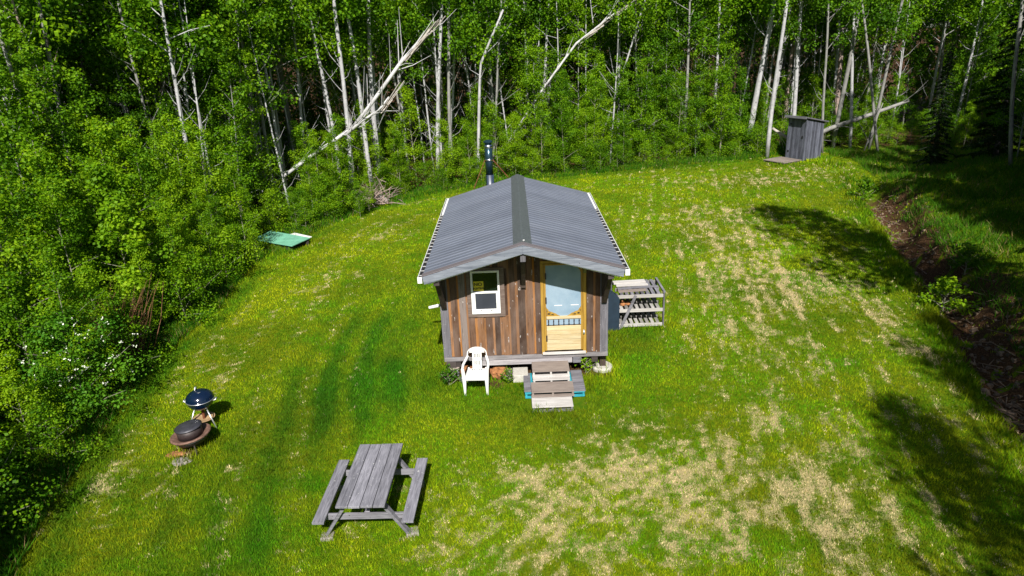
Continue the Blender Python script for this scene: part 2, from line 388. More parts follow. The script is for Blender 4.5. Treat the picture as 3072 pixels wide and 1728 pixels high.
# rough grass strip at the left edge of the clearing
nb = 120000
t_ = RNG.random(nb) * (len(EDGE) - 1.001); i_ = t_.astype(int); f_ = t_ - i_; EP = np.array(EDGE)
px_, py_ = (EP[i_] * (1 - f_)[:, None] + EP[i_ + 1] * f_[:, None]).T
px_ = px_ + RNG.normal(-.3, .8, nb); py_ = py_ + RNG.normal(.1, .7, nb)
m = (edge_s(px_, py_) > -.25) & (edge_s(px_, py_) < 2.4) & (ditch_s(px_, py_) < 0); px_, py_ = px_[m], py_[m]; nq = len(px_)
colq = np.array([.040, .150, .003]) * RNG.uniform(.45, 1.7, nq)[:, None]
colq = np.where((RNG.random(nq) < .07)[:, None], np.array([.28, .2, .09]), colq)
V3, C3 = blades(px_, py_, RNG.uniform(.08, .32, nq), RNG.uniform(.012, .03, nq), colq, 1.0)
V = np.concatenate([V1, V2, V3]); C = np.concatenate([C1, C2, C3])
grass = link("lawn_grass", np_mesh("lawn_grass", V, np.arange(len(V)).reshape(-1, 3), cols=C), M_BLADE)
grass['kind'] = 'stuff'; tag(grass, 'mown green and straw-coloured grass of the clearing with rough grass round it', 'grass')

# ------------------------------------------------------------------ materials for built things
M_BOARD = m_wood("weathered_board", (0.085, 0.083, 0.095), (0.29, 0.285, 0.32), 'x', 1.0, spots=(0.05, 0.045, 0.045))
M_BARGE = m_wood("blue_grey_board", (0.085, 0.10, 0.13), (0.285, 0.31, 0.36), "x", .8, spots=(0.04, 0.04, 0.05), stain=(0.085, 0.095, 0.125))
M_BOARDY = m_wood("weathered_board_long", (0.085, 0.085, 0.10), (0.33, 0.325, 0.37), 'y', 1.25, stain=(0.07, 0.07, 0.085), spots=(0.42, 0.42, 0.42))
M_POST = m_wood("weathered_post", (0.055, 0.052, 0.058), (0.19, 0.185, 0.205), 'z', 1.0)
M_SKIRT = m_wood("pale_grey_board", (0.15, 0.138, 0.145), (0.34, 0.32, 0.33), 'x', 1.0, spots=(.08, .07, .07))
M_CORNER = m_wood("lavender_grey_board", (0.085, 0.08, 0.092), (0.205, 0.198, 0.225), 'z', 1.0, spots=(.42, .42, .44))
M_TRIMW = m_wood("brown_trim_board", (0.085, 0.058, 0.045), (0.24, 0.185, 0.16), "x", 1.0, stain=(0.09, 0.06, 0.05))
M_PALE = m_wood("pale_board", (0.36, 0.34, 0.33), (0.66, 0.64, 0.62), 'x', 0.9, stain=(0.30, 0.26, 0.23))
M_PALEY = m_wood("pale_board_long", (0.30, 0.29, 0.28), (0.56, 0.54, 0.52), 'y', 0.9, stain=(0.2, 0.18, 0.16))
M_TREAD = m_wood("tread_board", (0.17, 0.14, 0.125), (0.32, 0.27, 0.24), 'x', 1.2, stain=(0.12, 0.09, 0.08))
M_DARKW = m_wood("dark_timber", (0.030, 0.022, 0.018), (0.095, 0.070, 0.055), 'z', 1.0)
M_DARKX = m_wood("dark_timber_cross", (0.030, 0.024, 0.022), (0.11, 0.09, 0.085), 'x', 1.0)
M_PINE = m_wood("pale_pine", (0.42, 0.32, 0.17), (0.66, 0.57, 0.38), 'x', 0.9, stain=(0.44, 0.27, 0.07), rough=0.6, bump=.15)
M_YELLOW = m_wood("yellow_varnished_wood", (0.26, 0.140, 0.022), (0.50, 0.315, 0.060), 'z', 0.7, stain=(0.17, 0.075, 0.012), rough=0.5, bump=.15)
M_BLUEP = m_plain("blue_paint", (0.03, 0.30, 0.38), 0.6, var=.25)
M_WHITE = m_plain("white_vinyl", (0.80, 0.80, 0.79), 0.4, var=.03)
M_CHAIR = m_plain("white_plastic", (0.66, 0.66, 0.645), 0.35, var=.03, scale=5)
M_GUTT = m_plain("dull_white_metal", (0.48, 0.48, 0.48), 0.5, var=.3, scale=9)
M_STEEL = m_plain("bright_steel", (0.72, 0.74, 0.76), 0.22, 1.0, var=.05)
M_PIPE = m_plain("dark_blue_pipe", (0.030, 0.070, 0.095), 0.22, 0.6, 0.6, var=.15)
M_BLACK = m_plain("black_void", (0.012, 0.012, 0.013), 0.8)
M_RUST = m_plain("rusty_iron", (0.16, 0.055, 0.025), 0.8, 0.3, var=.4, scale=20, bump=.4)
M_NAVY = m_plain("navy_paint", (0.016, 0.030, 0.050), 0.55, var=.2, scale=6)
M_ENAMEL = m_plain("blue_black_enamel", (0.003, 0.010, 0.030), 0.12, 0.0, 0.9, var=.1)
M_ALU = m_plain("aluminium", (0.75, 0.76, 0.78), 0.35, 0.8)
M_IRON = m_plain("brown_black_iron", (0.042, 0.030, 0.030), 0.55, 0.2, 0.5, var=.3, scale=18, bump=.2)
M_LID = m_plain("sooty_lid", (0.050, 0.050, 0.062), 0.5, 0.3, 0.5, var=.35, scale=9, bump=.1)
M_COPPER = m_plain("rust_copper_rim", (0.19, 0.108, 0.082), 0.6, 0.3, 0.4, var=.5, scale=16, bump=.4)
M_STONE = m_plain("grey_stone", (0.24, 0.215, 0.20), 0.9, var=.3, scale=12, bump=.6)
M_CONC = m_plain("concrete", (0.46, 0.44, 0.40), 0.9, var=.15, scale=18, bump=.4)
M_CLAY = m_plain("orange_clay_rock", (0.30, 0.13, 0.05), 0.95, var=.45, scale=11, bump=.8)
M_GREEN = m_plain("green_sheet", (0.17, 0.43, 0.31), 0.45, var=.18, scale=4)
M_TANW = m_plain("tan_dish", (0.36, 0.24, 0.13), 0.7, var=.3)
M_SIGNY = m_plain("yellow_sign", (0.62, 0.52, 0.03), 0.6, var=.05)
M_INK = m_plain("black_ink", (0.015, 0.015, 0.012), 0.7)

def m_roof():
    k = NT("roof_metal"); v = k.coord()
    a = k.noise(v, 1.4, 5, 0.6); b = k.noise(v, 60, 3, 0.7)
    c = k.ramp(a, [(0.3, (0.116, 0.134, 0.174)), (0.7, (0.150, 0.172, 0.218))])
    c = k.mix(k.math('MULTIPLY', b, 0.35), c, (0.12, 0.118, 0.15))
    v5 = k.coord('Object', (.5, 3.5, 1)); st = k.noise(v5, 2.0, 5, .7); c = k.mix(k.ramp(st, [(.5, (0, 0, 0)), (.8, (.35, .35, .35))]), c, (.225, .23, .26))
    c = k.mix(1.0, c, k.math('ADD', k.attr('tint'), 1.0), 'MULTIPLY')
    return k.done(k.bsdf(c, 0.5, 0.1, 0.45))
M_ROOF = m_roof()
M_CAP = m_plain("ridge_cap_metal", (0.092, 0.105, 0.110), 0.5, 0.1, 0.4, var=.2, scale=20)  # darker than the sheets: shading of its upward face is in the colour
M_TRIM = m_plain("roof_trim_metal", (0.150, 0.132, 0.142), 0.55, 0.1, 0.4, var=.08, scale=8)
def m_siding():
    k = NT("board_siding")
    v = k.coord('Object', (10, 10, 0.55)); g = k.noise(v, 3.4, 8, 0.7, 0.5)
    tn = k.attr('tint')
    base = k.ramp(tn, [(0.0, (0.030, 0.022, 0.018)), (0.25, (0.072, 0.040, 0.026)), (0.5, (0.165, 0.090, 0.054)), (0.70, (0.27, 0.130, 0.055)), (0.86, (0.42, 0.165, 0.024)), (1.0, (0.22, 0.18, 0.165))])
    c = k.mix(k.ramp(g, [(0.30, (0.25, 0.25, 0.25)), (0.5, (1, 1, 1)), (0.75, (1.55, 1.5, 1.5))]), base, base)
    c = k.mix(1.0, base, k.ramp(g, [(0.33, (0.30, 0.28, 0.27)), (0.5, (0.95, 0.95, 0.95)), (0.74, (1.0, 1.0, 1.0))]), 'MULTIPLY')
    v2 = k.coord('Object', (2.2, 2.2, 0.9)); s2 = k.noise(v2, 1.5, 4, 0.6)
    c = k.mix(k.ramp(s2, [(0.42, (0, 0, 0)), (0.75, (0.45, 0.45, 0.45))]), c, (0.26, 0.20, 0.175))
    v3 = k.coord('Object', (11, 11, 3.4)); kn = k.noise(v3, 1.6, 2, 0.4)
    c = k.mix(k.ramp(kn, [(0.70, (0, 0, 0)), (0.735, (0.85, 0.85, 0.85))]), c, (0.42, 0.38, 0.36))
    c = k.mix(k.ramp(kn, [(0.765, (0, 0, 0)), (0.785, (1, 1, 1))]), c, (0.05, 0.035, 0.03))
    return k.done(k.bsdf(c, 0.85, 0, 0.25, k.bump(g, 0.4, 0.006)))
M_SIDE = m_siding()
def m_glass():
    k = NT("dark_glass"); return k.done(k.bsdf((0.006, 0.012, 0.007), 0.08, 0, 0.6))
M_GLASS = m_glass()
def m_screen(name, a, b, scale=160, rough=.6):
    k = NT(name); v = k.coord(); n1 = k.noise(v, 3, 4, .6); n2 = k.noise(v, scale, 2, .6)
    c = k.ramp(n1, [(0.3, a), (0.7, b)]); c = k.mix(k.math('MULTIPLY', n2, .35), c, [x * .5 for x in a])
    return k.done(k.bsdf(c, rough, 0, .3))
M_SCREEN = m_screen("window_screen", (0.030, 0.035, 0.048), (0.05, 0.056, 0.072))
M_DSCREEN = m_screen("door_screen", (0.22, 0.325, 0.43), (0.34, 0.44, 0.54))

# ------------------------------------------------------------------ the cabin
ZR, ZE, HE, OV, YB = 3.388, 2.80, 2.05, 0.90, 6.12
SL = (ZR - ZE) / HE
WX, WY, ZB = 1.83, 5.2, 0.45
cabin = thing("cabin", "small wooden cabin with grey metal gable roof and board siding in the clearing", "cabin")
def zroof(x): return ZR - SL * abs(x)

def gable_wall(y0, sgn, name):
    mb = MB()
    zt = lambda x: zroof(x) - 0.13
    # backing skin
    mb.prism([(-WX + .01, 0, ZB + .05), (WX - .01, 0, ZB + .05), (WX - .01, 0, zt(WX)), (0, 0, zt(0)), (-WX + .01, 0, zt(WX))], (0, y0 + .03 * sgn, 0), (0, y0 + .012 * sgn, 0), .25)
    x = -WX + .165; k = 0
    while x < WX - .17:
        wd = random.uniform(.095, .135) if k % 2 else random.uniform(.055, .09)
        x1 = min(x + wd, WX - .165)
        proud = k % 2 == 1
        tint = random.choice([.16, .24, .32, .38, .44, .52, .60]) if proud else random.choice([.62, .72, .78, .84, .88, .92, .70])
        if random.random() < (.16 if proud else .03): tint = 1.0
        lo = (.475 + random.uniform(-.012, .012)) if proud else .565
        xa, xb = (x - .012, x1 + .012) if proud else (x + .001, x1 - .001)
        th = .038 if proud else .02
        segs = [(lo, None)]
        if sgn > 0:
            if xb > .385 and xa < 1.355: segs = [(2.73, None)]
            elif xb > -1.20 and xa < -.45: segs = [(lo, 1.515 - (.004 if proud else .002)), (2.625, None)]
        for a, b in segs:
            ta, tb = (zt(xa), zt(xb)) if b is None else (b, b)
            if min(ta, tb) - a < .02: continue
            pts = [(xa, 0, a), (xb, 0, a), (xb, 0, tb)] + ([(0, 0, zt(0))] if (b is None and xa < 0 < xb) else []) + [(xa, 0, ta)]
            mb.prism(pts, (0, y0 + .01 * sgn, 0), (0, y0 - th * sgn, 0), tint)
        x = x1; k += 1
    return mb.build(name, M_SIDE, cabin)
gable_wall(0, 1, "front_wall"); gable_wall(WY, -1, "back_wall")
for sx in (-1, 1):
    mb = MB(); y = .17; k = 0
    mb.span((sx * (WX - .03), .03, ZB + .05), (sx * (WX - .012), WY - .03, zroof(WX) - .13), .25)
    while y < WY - .17:
        wd = .10 if k % 2 else .13; y1 = min(y + wd, WY - .165)
        th = .038 if k % 2 else .02
        mb.span((sx * (WX - .012), y - (.012 if k % 2 else -.001), .48 if k % 2 else .565), (sx * (WX - .01 + th - .02), y1 + (.012 if k % 2 else -.001), zroof(WX) - .13), random.choice([.2, .35, .5, .62, 1.0]))
        y = y1; k += 1
    mb.build("side_wall", M_SIDE, cabin)
    for yy, sg in ((0, 1), (WY, -1)):
        MB().span((sx * (WX - .165), yy - .042 * sg, .555), (sx * (WX + .012), yy + .0 * sg, zroof(WX) - .15)).build("corner_board", M_CORNER, cabin, bevel=.004)
# skirt planks and floor timbers
MB().span((-WX - .01, -.048, ZB + .005), (WX + .012, -.03, .556)).span((-WX - .008, -.029, ZB + .01), (WX + .008, .05, .55), -.3).build("skirt_board", M_SKIRT, cabin, bevel=.003)
MB().span((-1.16, -.075, .335), (1.04, -.035, .446), .55).build("lower_skirt_board", M_SKIRT, cabin, bevel=.003)
mb = MB()
for x in (-1.55, -.55, .55, 1.55): mb.span((x - .07, -.025, .30), (x + .07, WY, .444), -.2)
mb.span((-WX + .02, 0.06, .452), (WX - .02, WY - .04, .50), -.3); mb.build("floor_frame", M_DARKX, cabin)
MB().span((1.06, -.03, .30), (1.25, .12, .44)).build("floor_block", M_BOARD, cabin, bevel=.004)

# roof: ribbed sheets, one on each side
NS = 20
for sx in (-1, 1):
    vs, fs = [], []
    prof = []; y = -OV + .16; P = .20
    while y < YB - .02:
        for dy, dz in ((0, 0), (.07, 0), (.09, .013), (.125, .013), (.145, 0)):
            if y + dy < YB: prof.append((y + dy, dz))
        y += P
    prof.append((YB, 0))
    for py, dz in prof:
        vs += [(0, py, ZR + dz), (sx * HE, py, ZE + dz)]
    for i in range(len(prof) - 1):
        fs.append((2 * i, 2 * i + 1, 2 * i + 3, 2 * i + 2))
    mb = MB(); mb.add(vs, fs)
    for i in range(len(fs)):
        pn = int((prof[i][0] + OV) / .86); mb.t[i] = [.03, -.05, .05, -.02, .0, -.06, .04, .0, -.03][pn % 9] + (.28 if int((prof[min(i + 4, len(fs))][0] + OV) / .86) != pn and prof[i][1] > 0 else 0)  # small tone steps per panel; lap ribs tinted lighter as a painted highlight
    sh = mb.build("roof_sheet", M_ROOF, cabin)
    so_m = sh.modifiers.new('thick', 'SOLIDIFY'); so_m.thickness = .004
    # boards under the sheet
    mb = MB(); mb.prism([(sx * .0, 0, ZR - .016), (sx * (HE - .015), 0, ZE - .014), (sx * (HE - .015), 0, ZE - .075), (0, 0, ZR - .078)], (0, -OV + .02, 0), (0, YB - .02, 0))
    mb.build("roof_deck", M_DARKX, cabin)
    # flat trim sheet along the gable edge and weathered bargeboard below it
    mb = MB()
    mb.prism([(0, 0, ZR + .03), (sx * (HE + .012), 0, ZE + .027), (sx * (HE + .012), 0, ZE + .006), (0, 0, ZR + .008)], (0, -OV - .012, 0), (0, -OV + .165, 0))
    mb.build("roof_trim", M_TRIM, cabin, bevel=.003)
    mb = MB(); zz = .175
    mb.prism([(0, 0, ZR + .006), (sx * (HE - .002), 0, ZE + .003), (sx * (HE - .03), 0, ZE - zz + .02), (0, 0, ZR - zz)], (0, -OV - .022, 0), (0, -OV + .014, 0))
    mb.build("bargeboard", M_BARGE, cabin, bevel=.004)
    mb = MB(); mb.prism([(0, 0, ZR + .004), (sx * HE, 0, ZE + .002), (sx * HE, 0, ZE - .17), (0, 0, ZR - .17)], (0, YB - .016, 0), (0, YB + .018, 0))
    mb.build("rear_bargeboard", M_BOARD, cabin)
    MB().bar((sx * .02, -OV + .03, ZR - zz - .012), (sx * (HE - .1), -OV + .03, zroof(HE - .1) - zz - .012), .03, .02).build("soffit_strip", M_WHITE, cabin)
    # gutter
    gxx = sx * (HE + .046); zt = ZE - .025; y0, y1 = -OV - .02, YB - .03
    g = MB()
    g.span((gxx + sx * .034, y0, zt - .085), (gxx + sx * .046, y1, zt + .03)).span((gxx - sx * .040, y0, zt - .085), (gxx - sx * .034, y1, zt - .005)).span((gxx - sx * .034, y0, zt - .09), (gxx + sx * .034, y1, zt - .083))
    gut = g.build("gutter", M_WHITE, cabin)
    MB().span((gxx - sx * .042, y0 - .012, zt - .096), (gxx + sx * .050, y0 - .001, zt + .035)).build("end_cap", M_WHITE, gut)
    yg = YB - 1.9
    MB().span((gxx - sx * .033, y0 + .05, zt - .03), (gxx + sx * .033, yg, zt - .012)).build("gutter_strip", M_BLACK, gut)  # black strip along the inside of the gutter
    MB().span((gxx - sx * .044, yg + .02, zt - .0), (gxx + sx * .012, y1, zt + .024)).build("guard_panel", M_WHITE, gut)
    yy = y0 + .2
    while yy < yg:
        MB().span((gxx - sx * .044, yy, zt - .01), (gxx + sx * .034, yy + random.uniform(.010, .02), zt + .004)).build("hanger", M_GUTT, gut); yy += random.uniform(.22, .31)
# ridge cap
mb = MB(); c = .19
mb.prism([(-c, 0, zroof(c) + .03), (-.02, 0, ZR + .044), (.02, 0, ZR + .044), (c, 0, zroof(c) + .03), (c, 0, zroof(c) + .024), (0, 0, ZR + .036), (-c, 0, zroof(c) + .024)], (0, -OV + .15, 0), (0, YB + .01, 0))
mb.build("ridge_cap", M_CAP, cabin)
MB().box((0.03, -OV + .20, ZR + .05), (.035, .02, .012)).build("cap_screw", M_WHITE, cabin)
# ridge beam and corner braces
mb = MB(); mb.span((-.055, -OV + .03, ZR - .36), (.055, .02, ZR - .21)); mb.build("ridge_beam", M_POST, cabin, bevel=.006)
MB().bar((0, -OV + .16, ZR - .37), (0, -.06, 2.26), .09, .09, (1, 0, 0)).build("ridge_brace", M_DARKW, cabin, bevel=.005)
MB().span((-.05, -.10, 2.18), (.05, -.042, 3.0)).build("wall_post", M_DARKW, cabin, bevel=.005)
for sx in (-1, 1):
    MB().span((sx * 1.72, -OV + .05, zroof(1.77) - .30), (sx * 1.84, .0, zroof(1.84) - .13)).build("eave_beam", M_DARKX, cabin, bevel=.005)
    MB().bar((sx * 1.78, -OV + .2, zroof(1.78) - .29), (sx * 1.75, -.075, 1.80), .10, .10, (1, 0, 0)).build("eave_brace", M_DARKW, cabin, bevel=.005)
    MB().span((sx * 1.69, -.085, 1.75), (sx * 1.81, -.043, 2.6)).build("brace_plate", M_DARKW, cabin, bevel=.005)
# window
mb = MB()
for a, b in (((-1.235, -.062, 1.52), (-.415, -.03, 1.60)), ((-1.235, -.060, 1.603), (-1.145, -.03, 2.60)), ((-.515, -.060, 1.603), (-.415, -.03, 2.60)), ((-1.235, -.062, 2.603), (-.415, -.03, 2.66))): mb.span(a, b)
win = mb.build("window", M_TRIMW, cabin, bevel=.003); win['label'] = "white sash window in a grey board surround"
fx0, fx1, fz0, fz1 = -1.142, -.518, 1.605, 2.60; fw = .045
mb = MB(); mb.span((fx0, -.085, fz0), (fx1, -.03, fz0 + fw)).span((fx0, -.085, fz1 - fw), (fx1, -.03, fz1)).span((fx0, -.085, fz0 + fw), (fx0 + fw, -.03, fz1 - fw)).span((fx1 - fw, -.085, fz0 + fw), (fx1, -.03, fz1 - fw))
mb.build("window_frame", M_WHITE, win, bevel=.003)
mb = MB(); a, b, z0, z1 = fx0 + fw + .001, fx1 - fw - .001, fz0 + fw + .001, 2.12; t = .04
mb.span((a, -.076, z0), (b, -.04, z0 + t + .02)).span((a, -.080, z1 - t), (b, -.04, z1)).span((a, -.076, z0 + t + .02), (a + t, -.04, z1 - t)).span((b - t, -.076, z0 + t + .02), (b, -.04, z1 - t))
mb.build("lower_sash", M_WHITE, win, bevel=.003)
mb = MB()
for q in (.3, .72): mb.box((a + (b - a) * q, -.080, z0 + .03), (.03, .012, .012))
mb.build("sash_latch", M_IRON, win)
MB().span((a + t - .004, -.060, z0 + t + .01), (b - t + .004, -.054, z1 - t + .006)).build("insect_screen", M_SCREEN, win)
MB().span((a, -.042, z1 - .01), (b, -.036, fz1 - fw + .004)).build("window_pane", M_GLASS, win)
sg = MB().span((-1.085, -.052, 2.135), (-.865, -.048, 2.355)).build("paper_sign", M_SIGNY)
tag(sg, "yellow NO HUNTING sign in the cabin window's upper pane", "sign")
def text(body, size, loc, parent, mat, sx=1.0):
    cu = bpy.data.curves.new("lettering", 'FONT'); cu.body = body; cu.size = size; cu.align_x = 'CENTER'; cu.align_y = 'CENTER'; cu.extrude = .001; cu.offset = size * .028
    o = bpy.data.objects.new("lettering", cu); COL.objects.link(o); o.parent = parent; o.location = loc; o.rotation_euler = (rad(90), 0, 0); o.scale = (sx, 1, 1)
    cu.materials.append(mat); bpy.context.view_layer.update()
    me = bpy.data.meshes.new_from_object(o.evaluated_get(bpy.context.evaluated_depsgraph_get())); m_ = o.matrix_basis.copy(); bpy.data.objects.remove(o)
    o = bpy.data.objects.new("lettering", me); COL.objects.link(o); o.parent = parent; o.matrix_basis = m_; return o
text("NO", .10, (-.985, -.0535, 2.285), sg, M_INK, 1.15); text("HUNTING", .068, (-.975, -.0535, 2.19), sg, M_INK, .72)
# screen door
mb = MB()
mb.span((.365, -.07, .60), (.432, -.03, 2.70)).span((1.288, -.07, .60), (1.358, -.03, 2.70)).span((.365, -.07, 2.703), (1.358, -.03, 2.765)).span((.365, -.085, .565), (1.37, -.03, .597))
mb.build("door_frame", M_YELLOW, cabin, bevel=.004)
MB().span((.38, -.10, .558), (1.345, -.088, .625)).build("door_sill", M_PALE, cabin)
mb = MB()
mb.span((.436, -.058, .64), (.480, -.03, 2.69)).span((1.242, -.058, .64), (1.284, -.03, 2.69)).span((.481, -.058, 2.655), (1.241, -.03, 2.69))
door = mb.build("screen_door", M_YELLOW, cabin, bevel=.003); door['label'] = "yellow wooden screen door with pale lower boards"
MB().span((.475, -.044, 1.26), (1.247, -.038, 2.66)).build("door_screen", M_DSCREEN, door)
mb = MB(); z = .645
for hgt in (.15, .115, .12, .095, .12):
    mb.span((.482, -.058, z), (1.240, -.034, z + hgt - .006), random.uniform(-.12, .12)); z += hgt
mb.build("lower_panel", M_PINE, door, bevel=.004)
MB().span((.482, -.066, 1.405), (1.240, -.034, 1.475)).build("middle_rail", M_PINE, door, bevel=.004)
mb = MB()
for i in range(7):
    x = .525 + i * .113
    mb.lathe([(.011, 1.25), (.014, 1.28), (.009, 1.31), (.015, 1.345), (.010, 1.375), (.013, 1.404)], 8, (x, -.055, 0))
mb.build("spindle_row", M_IRON, door, smooth=True)
for sx in (-1, 1):
    cx = .861; X = lambda d: cx + sx * d * 1.145
    out = [(.331, 1.475), (.331, 1.70), (.318, 1.66), (.295, 1.635), (.285, 1.60), (.262, 1.585), (.225, 1.575), (.19, 1.55), (.15, 1.535), (.12, 1.505), (.07, 1.475)]
    mb = MB(); mb.prism([(X(a), 0, b) for a, b in out], (0, -.062, 0), (0, -.046, 0)); br = mb.build("scroll_bracket", M_YELLOW, door)
    mb = MB()
    for (a, b, ra, rb) in ((.285, 1.535, .03, .018), (.215, 1.515, .032, .012), (.318, 1.60, .008, .02)):
        mb.prism([(X(a) + ra * math.cos(q) , 0, b + rb * math.sin(q)) for q in [i * math.pi / 5 for i in range(10)]], (0, -.0645, 0), (0, -.0625, 0))
    mb.build("fretwork_hole", M_BLACK, br)
    if sx < 0: continue
    out = [(.331, 2.655), (.331, 2.46), (.315, 2.53), (.28, 2.575), (.22, 2.62), (.14, 2.655)]
    mb = MB(); mb.prism([(X(a), 0, b) for a, b in out], (0, -.056, 0), (0, -.046, 0)); mb.build("top_bracket", M_YELLOW, door)
mb = MB(); mb.span((1.285, -.088, 1.03), (1.325, -.0705, 1.13)); mb.tube([(1.305, -.088, 1.08), (1.305, -.13, 1.08)], .016, 10); mb.build("door_handle", M_ALU, door)
for zz in (1.86, 2.42, .95): MB().span((.462, -.079, zz - .07), (.494, -.0705, zz + .07)).build("hinge", M_IRON, door)
MB().span((1.29, -.10, 2.47), (1.36, -.0705, 2.56)).build("door_closer", m_plain("aged_brass", (.22, .20, .06), .5), door)
for xx in (.66, 1.02): MB().span((xx, -.050, 1.715), (xx + .17, -.045, 1.73)).build("screen_clip", M_WHITE, door)
# stove chimney standing just behind the roof's rear edge
ch = MB(); chx, chy = -.83, 6.62
ch.tube([(chx, chy, .2), (chx, chy, 3.36)], .128, 20, mi=1); ch.tube([(chx, chy, 3.362), (chx, chy, 4.25)], .118, 20, mi=0)
chim = ch.build("chimney", [M_PIPE, M_STEEL], cabin, smooth=False)
for f in chim.data.polygons: f.use_smooth = len(f.vertices) == 4
MB().lathe([(.124, 3.78), (.132, 3.785), (.132, 3.835), (.124, 3.84)], 24, (chx, chy, 0)).build("pipe_collar", M_STEEL, chim, smooth=True)
MB().lathe([(.121, 4.16), (.126, 4.17), (.126, 4.25), (.11, 4.255)], 24, (chx, chy, 0)).build("storm_band", M_STEEL, chim, smooth=True)
MB().lathe([(.095, 4.25), (.095, 4.30), (.135, 4.315), (.135, 4.35), (.09, 4.385), (0, 4.40)], 24, (chx, chy, 0)).build("rain_cap", M_PIPE, chim, smooth=False)
for p in ((-1.30, YB - .05, 3.06), (-.27, YB - .05, 3.36)):
    MB().tube([(chx + (.12 if p[0] > chx else -.12), chy - .03, 3.80), p], .013, 6).build("brace_rod", M_RUST, chim)
MB().tube([(chx, WY + .02, 1.5), (chx, chy, 1.5)], .11, 16).build("wall_pipe", M_STEEL, chim)
MB().tube([(-1.87, 2.5, .95), (-2.02, 2.5, .84), (-2.44, 2.5, .76)], [.045, .045, .038], 10).build("downspout", M_WHITE, cabin)

# foundation pieces the cabin rests on
def crib(x, y, label):
    t = thing("foundation_crib", label, "foundation", (x, y, 0))
    MB().span((-.14, -.13, .30), (.08, .15, .443)).build("post_block", M_DARKX, t, bevel=.006)
    MB().span((-.13, -.12, .245), (.14, .15, .298), .5).build("shim_board", M_TREAD, t, bevel=.004)
    MB().span((-.13, -.12, .0), (.05, .15, .243)).build("base_block", M_DARKX, t, bevel=.006)
    MB().span((.075, -.10, .0), (.13, .10, .243), .2).build("upright_board", M_BOARD, t, bevel=.004)
    return t
crib(-1.66, .07, "stacked dark timber blocks under the cabin's left front corner")
t = thing("foundation_post", "short dark post on a pale concrete pad under the cabin's right corner", "foundation", (1.76, .22, 0))
MB().span((-.07, -.07, .08), (.07, .07, .443)).build("post", M_DARKW, t, bevel=.006)
MB().lathe([(.24, -.05), (.245, .06), (.21, .095), (0, .10)], 20).build("concrete_pad", M_CONC, t, smooth=False, bevel=.01)
for x, y in ((-1.6, 4.6), (1.6, 4.6), (-1.6, 2.4), (1.6, 2.4)):
    o = MB().span((x - .14, y - .14, -.02), (x + .14, y + .14, .297)).build("foundation_block", M_CONC, None, bevel=.01)
    tag(o, "grey concrete block in the dark under the cabin floor", "block", "blocks under the cabin")
o = MB().span((-.31, -.30, -.03), (.03, .12, .17)).build("concrete_block", M_CONC, None, bevel=.012)
tag(o, "pale concrete slab on edge between the white chair and the steps", "block"); 

def rock(name, c, r, mat, seed, label, cat, sq=(1, 1, .7)):
    bm = bmesh.new(); bmesh.ops.create_icosphere(bm, subdivisions=3, radius=1)
    rr = np.random.default_rng(seed); off = rr.uniform(-9, 9, 3)
    from mathutils import noise as mn
    for v in bm.verts:
        d = 1 + .35 * mn.noise(v.co * 1.4 + Vector(off)) + .14 * mn.noise(v.co * 4 + Vector(off))
        v.co = Vector((v.co.x * sq[0], v.co.y * sq[1], v.co.z * sq[2])) * d * r
    me = bpy.data.meshes.new(name); bm.to_mesh(me); bm.free()
    o = link(name, me, mat); o.location = c; return tag(o, label, cat)
rock("clay_rock", (-.62, .02, .10), .20, M_CLAY, 1, "orange clay lump right of the white chair under the cabin", "rock")
rock("clay_rock", (-.95, .12, .10), .17, M_CLAY, 2, "orange clay lump seen through the white chair's back", "rock")
rock("clay_rock", (-1.36, .12, .12), .16, M_CLAY, 3, "orange clay lump between the timber blocks and the white chair", "rock")
rock("clay_rock", (-.40, .04, .06), .13, M_STONE, 4, "small brown stone against the concrete slab", "rock")
o = MB().span((-1.52, -.20, .0), (-1.28, -.12, .10)).build("loose_board", M_BOARD, None, bevel=.004); tag(o, "short grey plank on the ground behind the white chair's left leg", "board")

# steps: pallets
def pallet(name, label, cat, x0, x1, y0, y1, z0, z1, mats, along='x', n=4, solid=False, group=None):
    t = thing(name, label, cat, ((x0 + x1) / 2, (y0 + y1) / 2, z0), 0, group); W, D, H = x1 - x0, y1 - y0, z1 - z0
    mt, ms = mats; st = .022
    mb = MB()
    if solid: mb.span((-W / 2, -D / 2, H - st), (W / 2, D / 2, H))
    else:
        for i in range(n):
            p = D / n
            mb.span((-W / 2, -D / 2 + i * p + .004, H - st), (W / 2, -D / 2 + (i + 1) * p - .008, H), random.uniform(-.12, .12))
    mb.build("top_deck", mt, t, bevel=.003)
    for q in (-W / 2 + .03, 0, W / 2 - .03):
        MB().span((q - .02, -D / 2 + .012, st + .001), (q + .02, D / 2 - .01, H - st - .001)).build("stringer", ms, t)
    mb = MB()
    for i in range(3):
        p = -D / 2 + (D - .09) * i / 2
        mb.span((-W / 2, p, 0), (W / 2, p + .09, st))
    mb.build("bottom_deck", ms, t)
    return t
pallet("pallet", "blue-ended pallet lying flat beneath the cabin steps", "pallet", -.06, 1.22, -1.06, -.12, .015, .13, (M_BLUEP, M_BLUEP))
for x0, x1, y0, y1, s in ((-.075, .075, -1.0, -.14, "left"), (.985, 1.235, -1.05, -.12, "right")):
    o = MB(); yy = y0
    while yy < y1 - .05:
        o.span((x0, yy, .132), (x1, min(yy + .2, y1), .165), random.uniform(-.25, .15)); yy += .205
    o = o.build("mossy_board", M_BOARD, None, bevel=.004); tag(o, f"mould-stained grey boards on the blue pallet, {s} of the treads", "board")
pallet("pallet_step", "brown-topped pallet stack forming the top step below the door", "step", .12, .935, -.63, -.16, .285, .43, (M_TREAD, M_PALE), solid=True)
